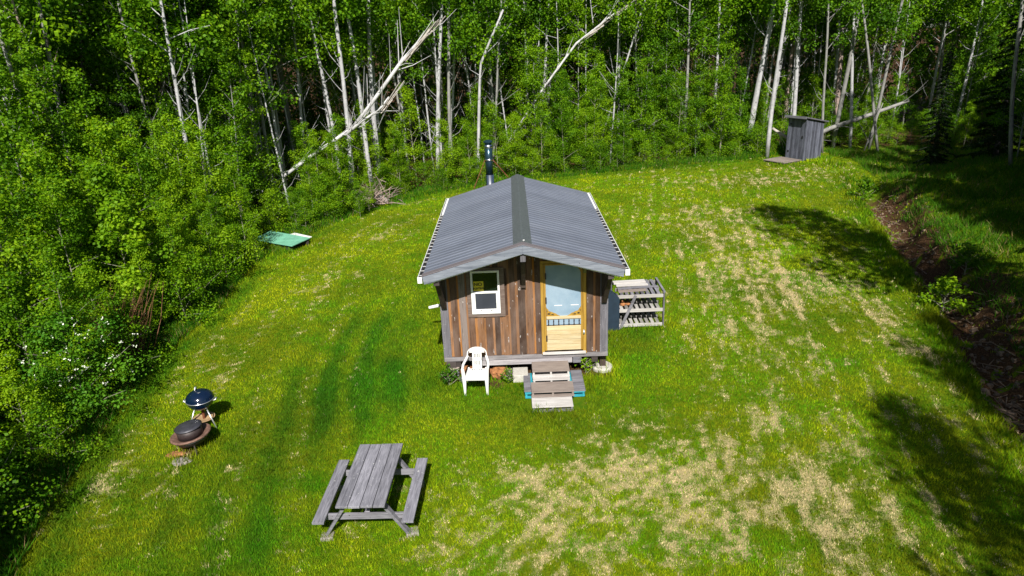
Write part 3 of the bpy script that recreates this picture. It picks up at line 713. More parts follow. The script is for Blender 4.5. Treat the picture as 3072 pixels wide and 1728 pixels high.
pallet("pallet_step", "pale slatted pallet directly below the top step", "step", .125, .93, -.76, -.18, .134, .284, (M_PALE, M_PALE))
pallet("pallet_step", "brown plank-topped middle step of the cabin steps", "step", .078, .978, -1.24, -.80, .134, .26, (M_TREAD, M_TREAD), solid=True)
pallet("pallet_step", "whitish weathered bottom step lying in the grass", "step", .075, .925, -1.62, -1.075, .0, .12, (M_PALE, M_BOARD), n=1)

# ------------------------------------------------------------------ plastic chair
t = thing("plastic_chair", "white moulded plastic garden chair in front of the cabin wall", "chair", (-1.10, -.56, 0), rad(-3))
mb = MB()
mb.prism([(-.215, -.24, 0), (.215, -.24, 0), (.19, .20, 0), (-.19, .20, 0)], (0, 0, .405), (0, 0, .425)); mb.prism([(-.215, -.25, 0), (.215, -.25, 0), (.215, -.225, 0), (-.215, -.225, 0)], (0, 0, .355), (0, 0, .4245))
for sx in (-1, 1): mb.bar((sx * .21, -.23, .41), (sx * .19, .2, .41), .04, .045)
seat = mb.build("seat", M_CHAIR, t, bevel=.008)
mb = MB()
for i in range(5): mb.span((-.11 + i * .05, .10, .4255), (-.098 + i * .05, .17, .4275))
mb.build("drain_slot", M_INK, seat)
L = lambda z: .19 + (z - .42) * .27            # rake of the back
mb = MB()
arc = []
for i in range(13):
    a = math.pi * i / 12; x = -.215 * math.cos(a); z = .72 + .16 * math.sin(a) ** .7 if 0 < i < 12 else .70
    arc.append((x, z))
for (x0, z0), (x1, z1) in zip(arc[:-1], arc[1:]): mb.bar((x0, L(z0), z0), (x1, L(z1), z1), .022, .05, (0, 1, 0))
mb.prism([(-.17, L(.77), .77), (.17, L(.77), .77), (.15, L(.86), .86), (.08, L(.88), .88), (-.08, L(.88), .88), (-.15, L(.86), .86)], (0, -.012, 0), (0, .012, 0))
def slab(xa, xb, za, zb): mb.prism([(xa, L(za), za), (xb, L(za), za), (xb, L(zb), zb), (xa, L(zb), zb)], (0, -.011, 0), (0, .011, 0))
slab(-.105, .105, .42, .50); slab(-.10, .10, .60, .655); slab(-.10, .10, .75, .775)
for xa, xb in ((-.105, -.056), (-.044, -.026), (-.014, .012), (.024, .044), (.056, .105)):
    slab(xa, xb, .499, .601); slab(xa, xb, .654, .751)
mb.build("backrest", M_CHAIR, t, bevel=.006)
for sx in (-1, 1):
    mb = MB(); P = [(sx * .205, L(.70), .70), (sx * .245, .12, .66), (sx * .275, -.05, .645), (sx * .272, -.22, .635)]
    for a, b in zip(P[:-1], P[1:]): mb.bar(a, b, .055, .022)
    mb.build("armrest", M_CHAIR, t, bevel=.007)
    mb = MB(); mb.prism([(sx * .30, 0, .645), (sx * .235, 0, .645), (sx * .20, 0, .40), (sx * .222, 0, 0), (sx * .262, 0, 0)], (0, -.27, 0), (0, -.235, 0)); mb.prism([(0, -.27, .645), (0, -.20, .645), (0, -.215, .0), (0, -.255, 0)], (sx * .264, 0, 0), (sx * .243, 0, 0))
    mb.build("leg", M_CHAIR, t, bevel=.006)
    mb = MB(); mb.bar((sx * .19, .19, .44), (sx * .235, .33, 0), .05, .035, (1, 0, 0)); mb.build("leg", M_CHAIR, t, bevel=.006)

# ------------------------------------------------------------------ picnic table
t = thing("picnic_table", "weathered grey timber picnic table with attached benches on the lawn", "picnic table", (-2.63, -4.535, 0), rad(-1.5))
mb = MB()
for i in range(4): mb.span((-.38 + i * .1905, -.835 + random.uniform(-.008, .008), .70), (-.38 + (i + 1) * .1905 - .009, .835 + random.uniform(-.008, .008), .74), [-.08, .16, .02, -.14][i])
mb.build("tabletop", M_BOARDY, t, bevel=.005)
for sx in (-1, 1):
    MB().span((sx * .60, -.825, .40), (sx * .785, .825, .44), sx * .06).build("bench_seat", M_BOARDY, t, bevel=.005)
for sy in (-1, 1):
    MB().span((-.76, sy * .565 - .02, .295), (.76, sy * .565 + .02, .398), .1).build("cross_beam", M_BOARD, t, bevel=.004)
    MB().span((-.34, sy * .565 - .02, .60), (.34, sy * .565 + .02, .699)).build("top_cleat", M_BOARD, t, bevel=.004)
    for sx in (-1, 1):
        lg = MB().bar((sx * .24, sy * .612, .69), (sx * .66, sy * .612, .035), .045, .10, (0, 1, 0), -.1).build("leg", M_BOARD, t, bevel=.004)
        MB().tube([(sx * .43, sy * .655 - .02 * sy, .39), (sx * .43, sy * .655 + .0 * sy, .39)], .014, 8).build("bolt", M_ALU, lg)
    MB().bar((0, sy * .54, .35), (0, sy * .12, .69), .04, .085, (1, 0, 0)).build("diagonal_brace", M_BOARD, t, bevel=.004)
t0 = t
for x, y, nm in ((-3.29, -5.16, "left"), (-1.95, -5.13, "right")):
    o = MB().box((0, 0, .02), (.20, .17, .07), Matrix.Rotation(random.uniform(-.3, .3), 3, 'Z')).build("paver", M_STONE, None, bevel=.014); o.location = (x, y, 0)
    tag(o, f"worn paver under the picnic table's near {nm} foot", "paver")
for x, y, nm in ((-3.31, -3.94, "left"), (-1.99, -3.91, "right")):
    o = MB().box((0, 0, .015), (.19, .17, .05)).build("paver", M_STONE, None, bevel=.014); o.location = (x, y, 0)
    tag(o, f"worn paver under the picnic table's far {nm} foot", "paver")

# ------------------------------------------------------------------ kettle grill and fire pit
t = thing("kettle_grill", "blue-black domed kettle grill on three legs at the lawn's left edge", "grill", (-6.68, -1.64, 0), rad(10))
bowl = MB(); prof = [(.03, .395)] + [(.262 * math.sin(a), .62 - .225 * math.cos(a)) for a in [i * math.pi / 20 for i in range(2, 11)]] + [(.268, .622), (.268, .628), (.25, .628)]
bowl.lathe(prof, 40).build("bowl", M_ENAMEL, t, smooth=True)
dome = MB(); prof = [(.25, .630), (.274, .630), (.274, .638)] + [(.270 * math.cos(a), .638 + .185 * math.sin(a)) for a in [i * math.pi / 20 for i in range(0, 10)]] + [(0, .823)]
lid = dome.lathe(prof, 40).build("lid", M_ENAMEL, t, smooth=True)
MB().lathe([(.271, .624), (.278, .626), (.278, .634), (.271, .636)], 40).build("rim_band", M_ALU, lid, smooth=True)
mb = MB(); mb.tube([(-.06, .10, .80), (-.06, .10, .845), (-.06, .04, .86), (-.06, .0, .845), (-.06, .0, .815)], .014, 8); mb.tube([(-.06, .02, .857), (-.06, .085, .857)], .022, 8); mb.build("lid_handle", M_ALU, lid, smooth=True)
MB().lathe([(.04, .81), (.04, .818), (0, .82)], 16, (.02, -.06, -.005)).build("lid_vent", M_ALU, lid)
for a in (-6, 174):
    ca, sa = math.cos(rad(a)), math.sin(rad(a)); R = Matrix.Rotation(rad(a), 3, 'Z')
    mb = MB(); pts = [R @ Vector(p) for p in ((.262, -.05, .60), (.315, -.05, .61), (.315, .05, .61), (.262, .05, .60))]; mb.tube(pts, .011, 8); mb.tube([R @ Vector((.315, -.045, .61)), R @ Vector((.315, .045, .61))], .018, 8); mb.build("side_handle", M_ALU, t, smooth=True)
for a, ln in ((-40, .36), (205, .33), (85, .34)):
    MB().tube([(.14 * math.cos(rad(a)), .14 * math.sin(rad(a)), .44), (ln * math.cos(rad(a)), ln * math.sin(rad(a)), 0)], .014, 8).build("leg", M_ALU, t, smooth=True)
MB().lathe([(0, .165), (.17, .17), (.215, .20), (.21, .205), (.16, .18), (0, .175)], 28).build("ash_catcher", M_TANW, t, smooth=True)
MB().tube([(0, 0, .17), (0, 0, .40)], .03, 10).build("ash_tube", M_RUST, t)

t = thing("fire_pit", "round rusty fire pit with dark barrel and lid in front of kettle grill", "fire pit", (-6.56, -2.44, 0))
t.rotation_euler = (0, rad(-5.5), rad(0))
rim = MB(); rim.lathe([(.22, .27), (.235, .285), (.355, .335), (.375, .325), (.378, .30), (.36, .285), (.24, .20)], 40).build("rim", M_COPPER, t, smooth=True)
MB().lathe([(0, .10), (.16, .115), (.27, .17), (.325, .25), (.33, .285), (.31, .285)], 36).build("bowl", M_IRON, t, smooth=True)
MB().lathe([(.335, .262), (.345, .268), (.335, .274), (.325, .268), (.335, .262)], 36).build("lower_ring", M_ALU, t, smooth=True)
MB().lathe([(.235, .28), (.235, .47), (.22, .47)], 36).build("barrel", M_IRON, t, smooth=True)
l = MB().lathe([(.20, .465), (.252, .468), (.254, .482), (.20, .505), (.10, .52), (0, .524)], 40).build("lid", M_LID, t, smooth=True)
MB().lathe([(0, .526), (.026, .527), (.026, .515)], 14, (-.05, .14, -.004)).build("lid_hole", M_BLACK, l)
for a in (-60, 60, 180):
    MB().tube([(.25 * math.cos(rad(a)), .25 * math.sin(rad(a)), .22), (.33 * math.cos(rad(a)), .33 * math.sin(rad(a)), -.05 if a == 180 else -.0)], .013, 8).build("leg", M_IRON, t)
o = rock("flat_stone", (-6.62, -2.93, .01), .17, M_STONE, 8, "flat grey stone slab in the grass in front of the fire pit", "stone", (1.1, .75, .28))
o = rock("clay_rock", (-6.85, -2.66, -.02), .15, M_CLAY, 12, "patch of baked orange-brown clods at the foot of the fire pit", "clods", (1.6, .8, .35))

# ------------------------------------------------------------------ rack of pallets at the cabin's right wall
t = thing("pallet_rack", "three-tier rack made of weathered pallets beside the cabin's right wall", "rack", (3.04, 2.9, 0))
X0, X1, Y0, Y1 = -.60, .56, -.52, .55
for lvl, z in enumerate((.06, .47, .86)):
    mb = MB(); x = X0 + .06
    while x < X1 - .05:
        mb.span((x, Y0 + .035, z + .075), (x + .085, Y1, z + .095), random.uniform(-.55, .0)); x += .135  # grey-brown slats, tint also darkened for the shade between tiers
    sh = mb.build("shelf", M_PALEY if lvl < 2 else M_BOARDY, t, bevel=.003)
    for yy in (Y0, .0, Y1 - .04):
        MB().span((X0, yy, z - .01), (X1, yy + .035, z + .0745), random.uniform(-.32, -.12) if yy == Y0 else -.6).build("rail", M_PALE, sh, bevel=.003)  # middle and rear rails tinted darker, shade inside the rack painted in
    mb = MB()
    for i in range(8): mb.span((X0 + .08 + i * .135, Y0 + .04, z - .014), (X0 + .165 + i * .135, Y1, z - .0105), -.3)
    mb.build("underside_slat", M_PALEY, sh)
for x, y in ((X1 + .022, Y0 + .03), (X1 + .022, Y1 - .04), (X0 - .022, Y0 + .03), (X0 - .022, Y1 - .04)):
    MB().span((x - .02, y - .045, 0), (x + .02, y + .045, .97)).build("post", M_POST, t, bevel=.004)
MB().span((X1 + .002, Y0 + .02, .955), (X1 + .06, Y1 + .02, 1.0)).build("side_rail", M_BOARDY, t, bevel=.004)
MB().bar((X0 + .06, Y0 - .022, .0), (X0 + .45, Y0 - .022, .93), .07, .03, (0, 1, 0)).build("diagonal_brace", M_BOARD, t, bevel=.004)
def plank(nm, label, c, d, rz, mat, ry=0):
    o = MB().box((0, 0, 0), d).build(nm, mat, None, bevel=.004); o.location = c; o.rotation_euler = (0, ry, rz); return tag(o, label, "plank")
plank("plank", "wide whitish plank on the back of the pallet rack's top", (2.86, 3.22, .99), (.86, .20, .04), rad(3), M_PALE)
plank("plank", "second whitish plank lying just in front of the wide one on the rack", (2.90, 3.02, .976), (.84, .13, .03), rad(1), M_PALE)
plank("plank", "long grey plank across the middle of the pallet rack's top", (3.02, 2.83, .972), (1.08, .09, .03), rad(4), M_BOARD)
plank("plank", "reddish-brown plank with pale front edge on the rack's front", (2.84, 2.62, .970), (.74, .14, .025), rad(4), M_TREAD)
for i, (x, y, r) in enumerate(((2.60, 2.62, .075), (2.74, 2.66, .07), (2.62, 2.78, .06))):
    rock("clay_rock", (x, y, .60), r, M_CLAY, 30 + i, "orange stones in a small heap on the rack's middle shelf", "stone")["group"] = "stones on the rack's middle shelf"
t = thing("utility_cabinet", "dark blue slant-topped box against the cabin's right wall", "box", (2.2, 2.26, 0))
MB().prism([(-.27, 0, .04), (.26, 0, .04), (.26, 0, .90), (.19, 0, .98), (-.06, 0, 1.16), (-.27, 0, 1.16)], (0, -.02, 0), (0, .08, 0)).build("front_panel", M_NAVY, t, bevel=.004)
MB().prism([(-.265, 0, .03), (.255, 0, .03), (.255, 0, .89), (.185, 0, .97), (-.06, 0, 1.15), (-.265, 0, 1.15)], (0, .081, 0), (0, .24, 0)).build("body", M_NAVY, t)
MB().span((-.25, .0, -.02), (.24, .2, .029)).build("foot_board", M_DARKX, t)

# ------------------------------------------------------------------ outhouse
ang = math.atan2(.76, 1.35)
t = thing("outhouse", "leaning grey plank outhouse with flat sloping roof at the wood's edge", "outhouse", (16.0, 23.98, 0), ang)
Wd, Dp = 1.5, 1.13        # local x along the right-hand face, y along the door face (going back-left)
H0, H1 = 2.28, 1.98
def planks(name, p, q, h0, h1, n, seed):
    rr = random.Random(seed); mb = MB(); p, q = Vector(p), Vector(q); d = (q - p); nn = Vector((d.y, -d.x, 0)).normalized()
    for i in range(n):
        a, b = p + d * (i / n) + d.normalized() * .004, p + d * ((i + 1) / n) - d.normalized() * .004
        ha, hb = h0 + (h1 - h0) * i / n, h0 + (h1 - h0) * (i + 1) / n; o = nn * rr.uniform(0, .012)
        mb.prism([a, b, b + Vector((0, 0, hb)), a + Vector((0, 0, ha))], -nn * .03, o, rr.uniform(-.35, .35))
    return mb.build(name, M_OUT, t, bevel=.003)
M_OUT = m_wood("grey_plank", (0.04, 0.043, 0.06), (0.17, 0.18, 0.23), 'z', .8, spots=(.03, .03, .03))
planks("side_wall", (0, 0, .03), (Wd, 0, .03), H0, H1, 11, 1)
planks("rear_wall", (Wd, 0.03, .03), (Wd, Dp, .03), H1, H1, 8, 3); planks("side_wall", (Wd, Dp, .03), (0, Dp, .03), H1, H0, 11, 4)
dr = planks("door", (0, Dp - .04, .03), (0, .04, .03), H0 - .05, H0 - .05, 7, 2)
for y, z in ((Dp - .14, 1.95), (Dp - .12, .45)): MB().box((-.02, y, z), (.02, .09, .09)).build("hinge", M_BLACK, dr)
MB().box((-.02, .16, 1.3), (.025, .07, .13)).build("latch", M_BLACK, dr)
for yy in (0, Dp): MB().span((-.02, yy - .035, 0), (.05, yy + .035, H0)).build("corner_post", M_OUT, t)
mb = MB(); mb.prism([(-.22, 0, H0 + .085), (Wd + .22, 0, H1 - .01), (Wd + .22, 0, H1 + .06), (-.22, 0, H0 + .155)], (0, -.12, 0), (0, Dp + .12, 0), -.3); mb.build("roof", M_BOARD, t, bevel=.006)
MB().span((-.26, -.14, H0 + .03), (-.221, Dp + .14, H0 + .16), -.2).build("roof_fascia", M_BOARDY, t)
o = MB(); 
for i in range(7): o.span((-1.62 + i * .205, -.10, .075), (-1.62 + i * .205 + .19, 1.33, .115), random.uniform(-.2, .2))
o.span((-1.6, -.05, -.02), (-.2, .02, .074), -.4).span((-1.6, 1.2, -.02), (-.2, 1.27, .074), -.4)
o = o.build("plank_platform", M_TREAD, None, bevel=.004); o.location = (16.0, 23.98, 0); o.rotation_euler = (0, 0, ang); tag(o, "low plank platform on the grass before the outhouse door", "platform")

# ------------------------------------------------------------------ green sheet at the edge of the wood
o = MB().prism([(-10.25, 11.45, .24), (-8.42, 10.42, .22), (-8.02, 11.42, .22), (-9.9, 12.55, .26)], (0, 0, 0), (0, 0, .035)).build("green_sheet", M_GREEN, None, bevel=.004); tag(o, "pale green painted sheet lying flat under the left-hand thicket", "sheet")
o = MB().prism([(-9.3, 11.9, .175), (-8.5, 11.15, .17), (-8.05, 11.78, .17), (-8.9, 12.4, .18)], (0, 0, 0), (0, 0, .03)).build("white_sheet", M_WHITE, None, bevel=.004); tag(o, "white sheet poking out from beneath the green one", "sheet")
for p, q, nm in (((-9.95, 11.5), (-8.5, 10.65), "front"), ((-9.6, 12.2), (-8.1, 11.3), "rear")):
    o = MB().bar((*p, .08), (*q, .08), .12, .165).build("support_timber", M_DARKX, None); tag(o, f"dark timber holding up the green sheet's {nm} half", "timber")

# ------------------------------------------------------------------ foliage
def m_leaf(name, dark, mid, light, trans=.38, spec=.35):
    k = NT(name)
    oi = k.n('ShaderNodeObjectInfo')
    p = k.coord('Object'); nz = k.noise(p, 2.3, 3, .6)
    f = k.math('ADD', k.attr('tint'), k.math('MULTIPLY', k.math('SUBTRACT', nz, .5), .7))
    f = k.math('ADD', f, k.math('MULTIPLY', k.math('SUBTRACT', oi.outputs['Random'], .5), .6))
    c = k.ramp(f, [(0.1, dark), (0.5, mid), (0.9, light)])
    d = k.bsdf(c, .6, 0, spec * .6)
    t = k.n('ShaderNodeBsdfTranslucent'); k.l(k.mix(1.0, c, (1.0, 1.0, .55), 'MULTIPLY'), t.inputs['Color'])
    m = k.n('ShaderNodeMixShader'); m.inputs[0].default_value = trans
    k.l(d.outputs[0], m.inputs[1]); k.l(t.outputs[0], m.inputs[2]); return k.done(m)
M_LEAF = m_leaf("aspen_leaf", (0.054, 0.160, 0.002), (0.142, 0.312, 0.003), (0.280, 0.450, 0.006), .48)
M_LEAFB = m_leaf("birch_leaf", (0.045, 0.135, 0.002), (0.118, 0.275, 0.003), (0.225, 0.400, 0.006), .46)
M_MAPLE = m_leaf("maple_leaf", (0.10, 0.24, 0.003), (0.20, 0.38, 0.005), (0.32, 0.48, 0.010), .45)
M_CHERRY = m_leaf("cherry_leaf", (0.022, 0.105, 0.004), (0.050, 0.185, 0.006), (0.105, 0.270, 0.010))
M_NEEDLE = m_leaf("spruce_needle", (0.004, 0.013, 0.003), (0.008, 0.025, 0.004), (0.017, 0.045, 0.006), .1, .12)
M_WEED = m_leaf("weed_leaf", (0.022, 0.090, 0.002), (0.055, 0.175, 0.003), (0.120, 0.260, 0.006))
M_REDTW = m_plain("red_brown_twig", (0.17, 0.075, 0.035), .8, var=.3)
M_BLOSS = m_plain("white_blossom", (0.80, 0.82, 0.70), .7, var=.08)
def m_bark(name, pale, dark, mark=.66, lich=None):
    k = NT(name); v = k.coord('Object', (9, 9, 26)); n1 = k.noise(v, 1.0, 4, .6)
    v2 = k.coord('Object', (3, 3, 1.6)); n2 = k.noise(v2, 1.4, 5, .65)
    c = k.ramp(n2, [(.3, [x * .62 for x in pale]), (.6, pale)])
    c = k.mix(k.ramp(n1, [(mark, (0, 0, 0)), (mark + .05, (1, 1, 1))]), c, dark)
    v3 = k.coord('Object', (5, 5, 1.1)); n3 = k.noise(v3, 1.0, 3, .5)
    c = k.mix(k.ramp(n3, [(.68, (0, 0, 0)), (.74, (1, 1, 1))]), c, dark)
    tn = k.math('ADD', k.attr('tint'), 1.0); c = k.mix(1.0, c, tn, 'MULTIPLY')
    return k.done(k.bsdf(c, .75, 0, .3, k.bump(n1, .3, .01)))
M_BW = m_bark("white_birch_bark", (0.46, 0.455, 0.47), (0.035, 0.03, 0.03), .62)
M_BG = m_bark("grey_aspen_bark", (0.27, 0.265, 0.25), (0.04, 0.036, 0.033), .62)
M_BD = m_bark("dark_bark", (0.11, 0.10, 0.10), (0.02, 0.018, 0.016), .52)
M_BP = m_bark("pinkish_dead_bark", (0.33, 0.25, 0.22), (0.06, 0.04, 0.035), .66)
M_BWL = m_bark("pale_log_bark", (0.58, 0.57, 0.58), (0.06, 0.055, 0.05), .66)
M_STEM = m_bark("sapling_bark", (0.26, 0.25, 0.18), (0.05, 0.045, 0.03), .7)
M_SPLINT = m_wood("splintered_wood", (0.30, 0.25, 0.21), (0.62, 0.58, 0.54), 'x', .8)

def unit(v): return v / np.maximum(np.linalg.norm(v, axis=1, keepdims=True), 1e-6)
def leaves(P, size, out, rng, up=.62, tint=None, aspect=.8):
    """rhombic leaves (bent along the midrib) at points P"""
    n = len(P)
    nrm = unit(np.array([0, 0, 1.0]) * up + out * .55 + rng.normal(0, .46, (n, 3)))
    t = unit(np.cross(nrm, rng.normal(0, 1, (n, 3)))); b = np.cross(nrm, t)
    s = (size * rng.uniform(.65, 1.35, n))[:, None]
    tip = P + t * s * .5; base = P - t * s * .5
    a1 = P + b * s * .5 * aspect + nrm * s * .10; a2 = P - b * s * .5 * aspect + nrm * s * .10
    V = np.stack([base, a1, tip, a2], 1).reshape(-1, 3)
    if tint is None: tint = np.full(n, .5)
    return V, np.repeat(np.clip(tint + rng.normal(0, .16, n), 0, 1), 4)
def quads(n): return np.arange(n * 4).reshape(-1, 4)

def tree_mesh(kind, seed, H, spread, nleaf, leaf, crown0, clump, limb_n, trunk_r, lean=.02, bare=0, needle=False):
    """returns (trunk MB, crown mesh): tapered trunk with limbs; leaves gathered in clumps along the limbs"""
    rr = random.Random(seed); rng = np.random.default_rng(seed)
    pts = []; n = 9; ph = rr.uniform(0, 6.28)
    for i in range(n + 1):
        f = i / n; pts.append(Vector((lean * H * f * math.cos(ph) + .018 * H * math.sin(3.1 * f + ph) * f, lean * H * f * math.sin(ph) + .018 * H * math.sin(2.3 * f + 2 * ph) * f, H * f - .15 * (i == 0))))
    rads = [trunk_r * (1 - .88 * (i / n) ** .9) for i in range(n + 1)]
    mb = MB(); mb.tube(pts, rads, 7)
    def at(f):
        x = f * n; i = min(int(x), n - 1); return pts[i].lerp(pts[i + 1], x - i)
    cl = []
    for i in range(limb_n):
        f = crown0 + (1 - crown0) * ((i + rr.random() * .8) / limb_n) ** .95; f = min(f, .97)
        a = i * 2.4 + rr.uniform(-.5, .5)
        g = (f - crown0) / (1 - crown0)
        ln = spread * (.55 + .45 * math.sin(math.pi * min(1, .25 + g * .85))) * (1 - .55 * g) * rr.uniform(.65, 1.2)
        el = rr.uniform(.25, .75) + .35 * g
        d = Vector((math.cos(a) * math.cos(el), math.sin(a) * math.cos(el), math.sin(el)))
        p0 = at(f); p1 = p0 + d * ln * .55; p2 = p0 + d * ln + Vector((0, 0, -.10 * ln + .05))
        r0 = max(.006, trunk_r * (1 - f) * .42 + .004)
        mb.tube([p0, p1, p2], [r0, r0 * .7, r0 * .3], 5, caps=False)
        for q in (.45, .72, 1.0):
            if rr.random() < .88: cl.append((p0.lerp(p2, q) + Vector([rr.gauss(0, .12 * ln) for _ in range(3)]), clump * rr.uniform(.6, 1.25) * (1.1 - .4 * g)))
    cl.append((at(.99), clump * .6)); cl.append((at(.9), clump * .8))
    for i in range(bare):
        f = rr.uniform(.12, max(.2, crown0)); a = rr.uniform(0, 6.28); ln = rr.uniform(.4, 1.5); p0 = at(f)
        d = Vector((math.cos(a), math.sin(a), rr.uniform(.1, 1.1))); m = p0 + d * ln * .5; e = p0 + d * ln + Vector((0, 0, .25 * ln))
        mb.tube([p0, m, e], [trunk_r * .16 + .004, .01, .004], 4, caps=False)
    wts = np.array([c[1] ** 2 for c in cl]); wts /= wts.sum()
    idx = rng.choice(len(cl), nleaf, p=wts); C = np.array([tuple(c[0]) for c in cl])[idx]; R = np.array([c[1] for c in cl])[idx]
    off = unit(rng.normal(0, 1, (nleaf, 3))) * (rng.random(nleaf) ** .45)[:, None]
    P = C + off * R[:, None] * np.array([1, 1, .72]); P[:, 2] = np.maximum(P[:, 2], .05)
    ctint = rng.uniform(.25, .75, len(cl))[idx]
    V, T = leaves(P, np.full(nleaf, leaf), off, rng, tint=ctint)
    return mb, np_mesh(kind + "_crown", V, quads(nleaf), vals={'tint': T})

class Kind:
    def __init__(s, name, trunk_mat, leaf_mat, specs):
        s.name = name; s.var = []
        for sp in specs:
            mb, cm = tree_mesh(name, **sp); cm.materials.append(leaf_mat)
            o = mb.build("trunk", trunk_mat); tm = o.data; tm.polygons.foreach_set('use_smooth', np.ones(len(tm.polygons), bool)); bpy.data.objects.remove(o)
            s.var.append((tm, cm))
    def put(s, i, x, y, sc, rz, label, cat, group, tilt=(0, 0), z=None, szy=1.0):
        t = thing(s.name, label, cat, (x, y, (tz(x, y) if z is None else z)), rz, group)
        t.rotation_euler = (tilt[0], tilt[1], rz); t.scale = (sc, sc, sc * szy)
        tm, cm = s.var[i % len(s.var)]
        link("trunk", tm, None, t); link("crown", cm, None, t); return t

SAP = Kind("aspen_sapling", M_STEM, M_LEAF, [dict(seed=100 + i, H=4.0 + .5 * (i % 3), spread=1.15 + .15 * (i % 2), nleaf=6200, leaf=.064, crown0=.10, clump=.40, limb_n=17, trunk_r=.035, lean=.03) for i in range(6)])
BUSH = Kind("leafy_bush", M_STEM, M_LEAF, [dict(seed=200 + i, H=1.5, spread=.95, nleaf=3000, leaf=.050, crown0=.05, clump=.36, limb_n=12, trunk_r=.018, lean=.05) for i in range(4)])
UNDER = Kind("young_birch", M_BG, M_LEAFB, [dict(seed=300 + i, H=7.5 + .6 * i, spread=1.7, nleaf=6500, leaf=.098, crown0=.16, clump=.50, limb_n=24, trunk_r=.055, lean=.03, bare=4) for i in range(5)])
TALLW = Kind("birch_tree", M_BW, M_LEAFB, [dict(seed=400 + i, H=14.0 + .5 * i, spread=2.3, nleaf=3600, leaf=.15, crown0=.42, clump=.75, limb_n=20, trunk_r=.10, lean=.025, bare=9) for i in range(4)])
THIN = Kind("thin_birch", M_BW, M_LEAFB, [dict(seed=450 + i, H=11.0 + .6 * i, spread=1.5, nleaf=1700, leaf=.13, crown0=.58, clump=.6, limb_n=12, trunk_r=.062, lean=.035, bare=12) for i in range(5)])
TALLG = Kind("aspen_tree", M_BG, M_LEAFB, [dict(seed=500 + i, H=13.5 + .5 * i, spread=2.2, nleaf=3600, leaf=.15, crown0=.38, clump=.75, limb_n=20, trunk_r=.11, lean=.03, bare=9) for i in range(4)])
MAPLE = Kind("young_maple", M_STEM, M_MAPLE, [dict(seed=600 + i, H=4.2, spread=1.5, nleaf=3600, leaf=.11, crown0=.22, clump=.42, limb_n=16, trunk_r=.035, lean=.02) for i in range(2)])

def spruce_mesh(seed, H):
    rr = random.Random(seed); rng = np.random.default_rng(seed); mb = MB(); mb.tube([(0, 0, -.1), (0, 0, H * .5), (0, 0, H)], [.16, .09, .01], 7)
    P = []; O = []
    nb = int(H * 11)
    for i in range(nb):
        f = (i + rr.random()) / nb; z = H * (.05 + .94 * f); ln = (1 - f) ** .85 * H * .17 * rr.uniform(.7, 1.15) + .12; a = i * 2.4 + rr.uniform(-.4, .4)
        d = np.array([math.cos(a), math.sin(a), 0]); sd = np.array([-d[1], d[0], 0])
        mb.tube([(0, 0, z), tuple(d * ln * .5 + [0, 0, z - .06 * ln]), tuple(d * ln + [0, 0, z - .22 * ln])], [.018, .012, .004], 4, caps=False)
        m = int(60 * ln) + 6; q = rng.random(m) ** .8; ww = rng.normal(0, .17, m) * ln * (1.1 - q) + rng.normal(0, .03, m)
        P.append(d * (q * ln)[:, None] + sd * ww[:, None] + np.c_[np.zeros(m), np.zeros(m), z - .22 * ln * q ** 1.5 - np.abs(rng.normal(0, .07, m))]); O.append(np.tile(d, (m, 1)))
    P = np.concatenate(P); O = np.concatenate(O)
    V, T = leaves(P, np.full(len(P), .21), O, rng, up=.7, aspect=.32)
    return mb, np_mesh("spruce_crown", V, quads(len(P)), vals={'tint': T})
SPRUCE = Kind.__new__(Kind); SPRUCE.name = "spruce_tree"; SPRUCE.var = []
for i in range(3):
    mb, cm = spruce_mesh(700 + i, 11.0 + i); cm.materials.append(M_NEEDLE); o = mb.build("trunk", M_BD); SPRUCE.var.append((o.data, cm)); bpy.data.objects.remove(o)

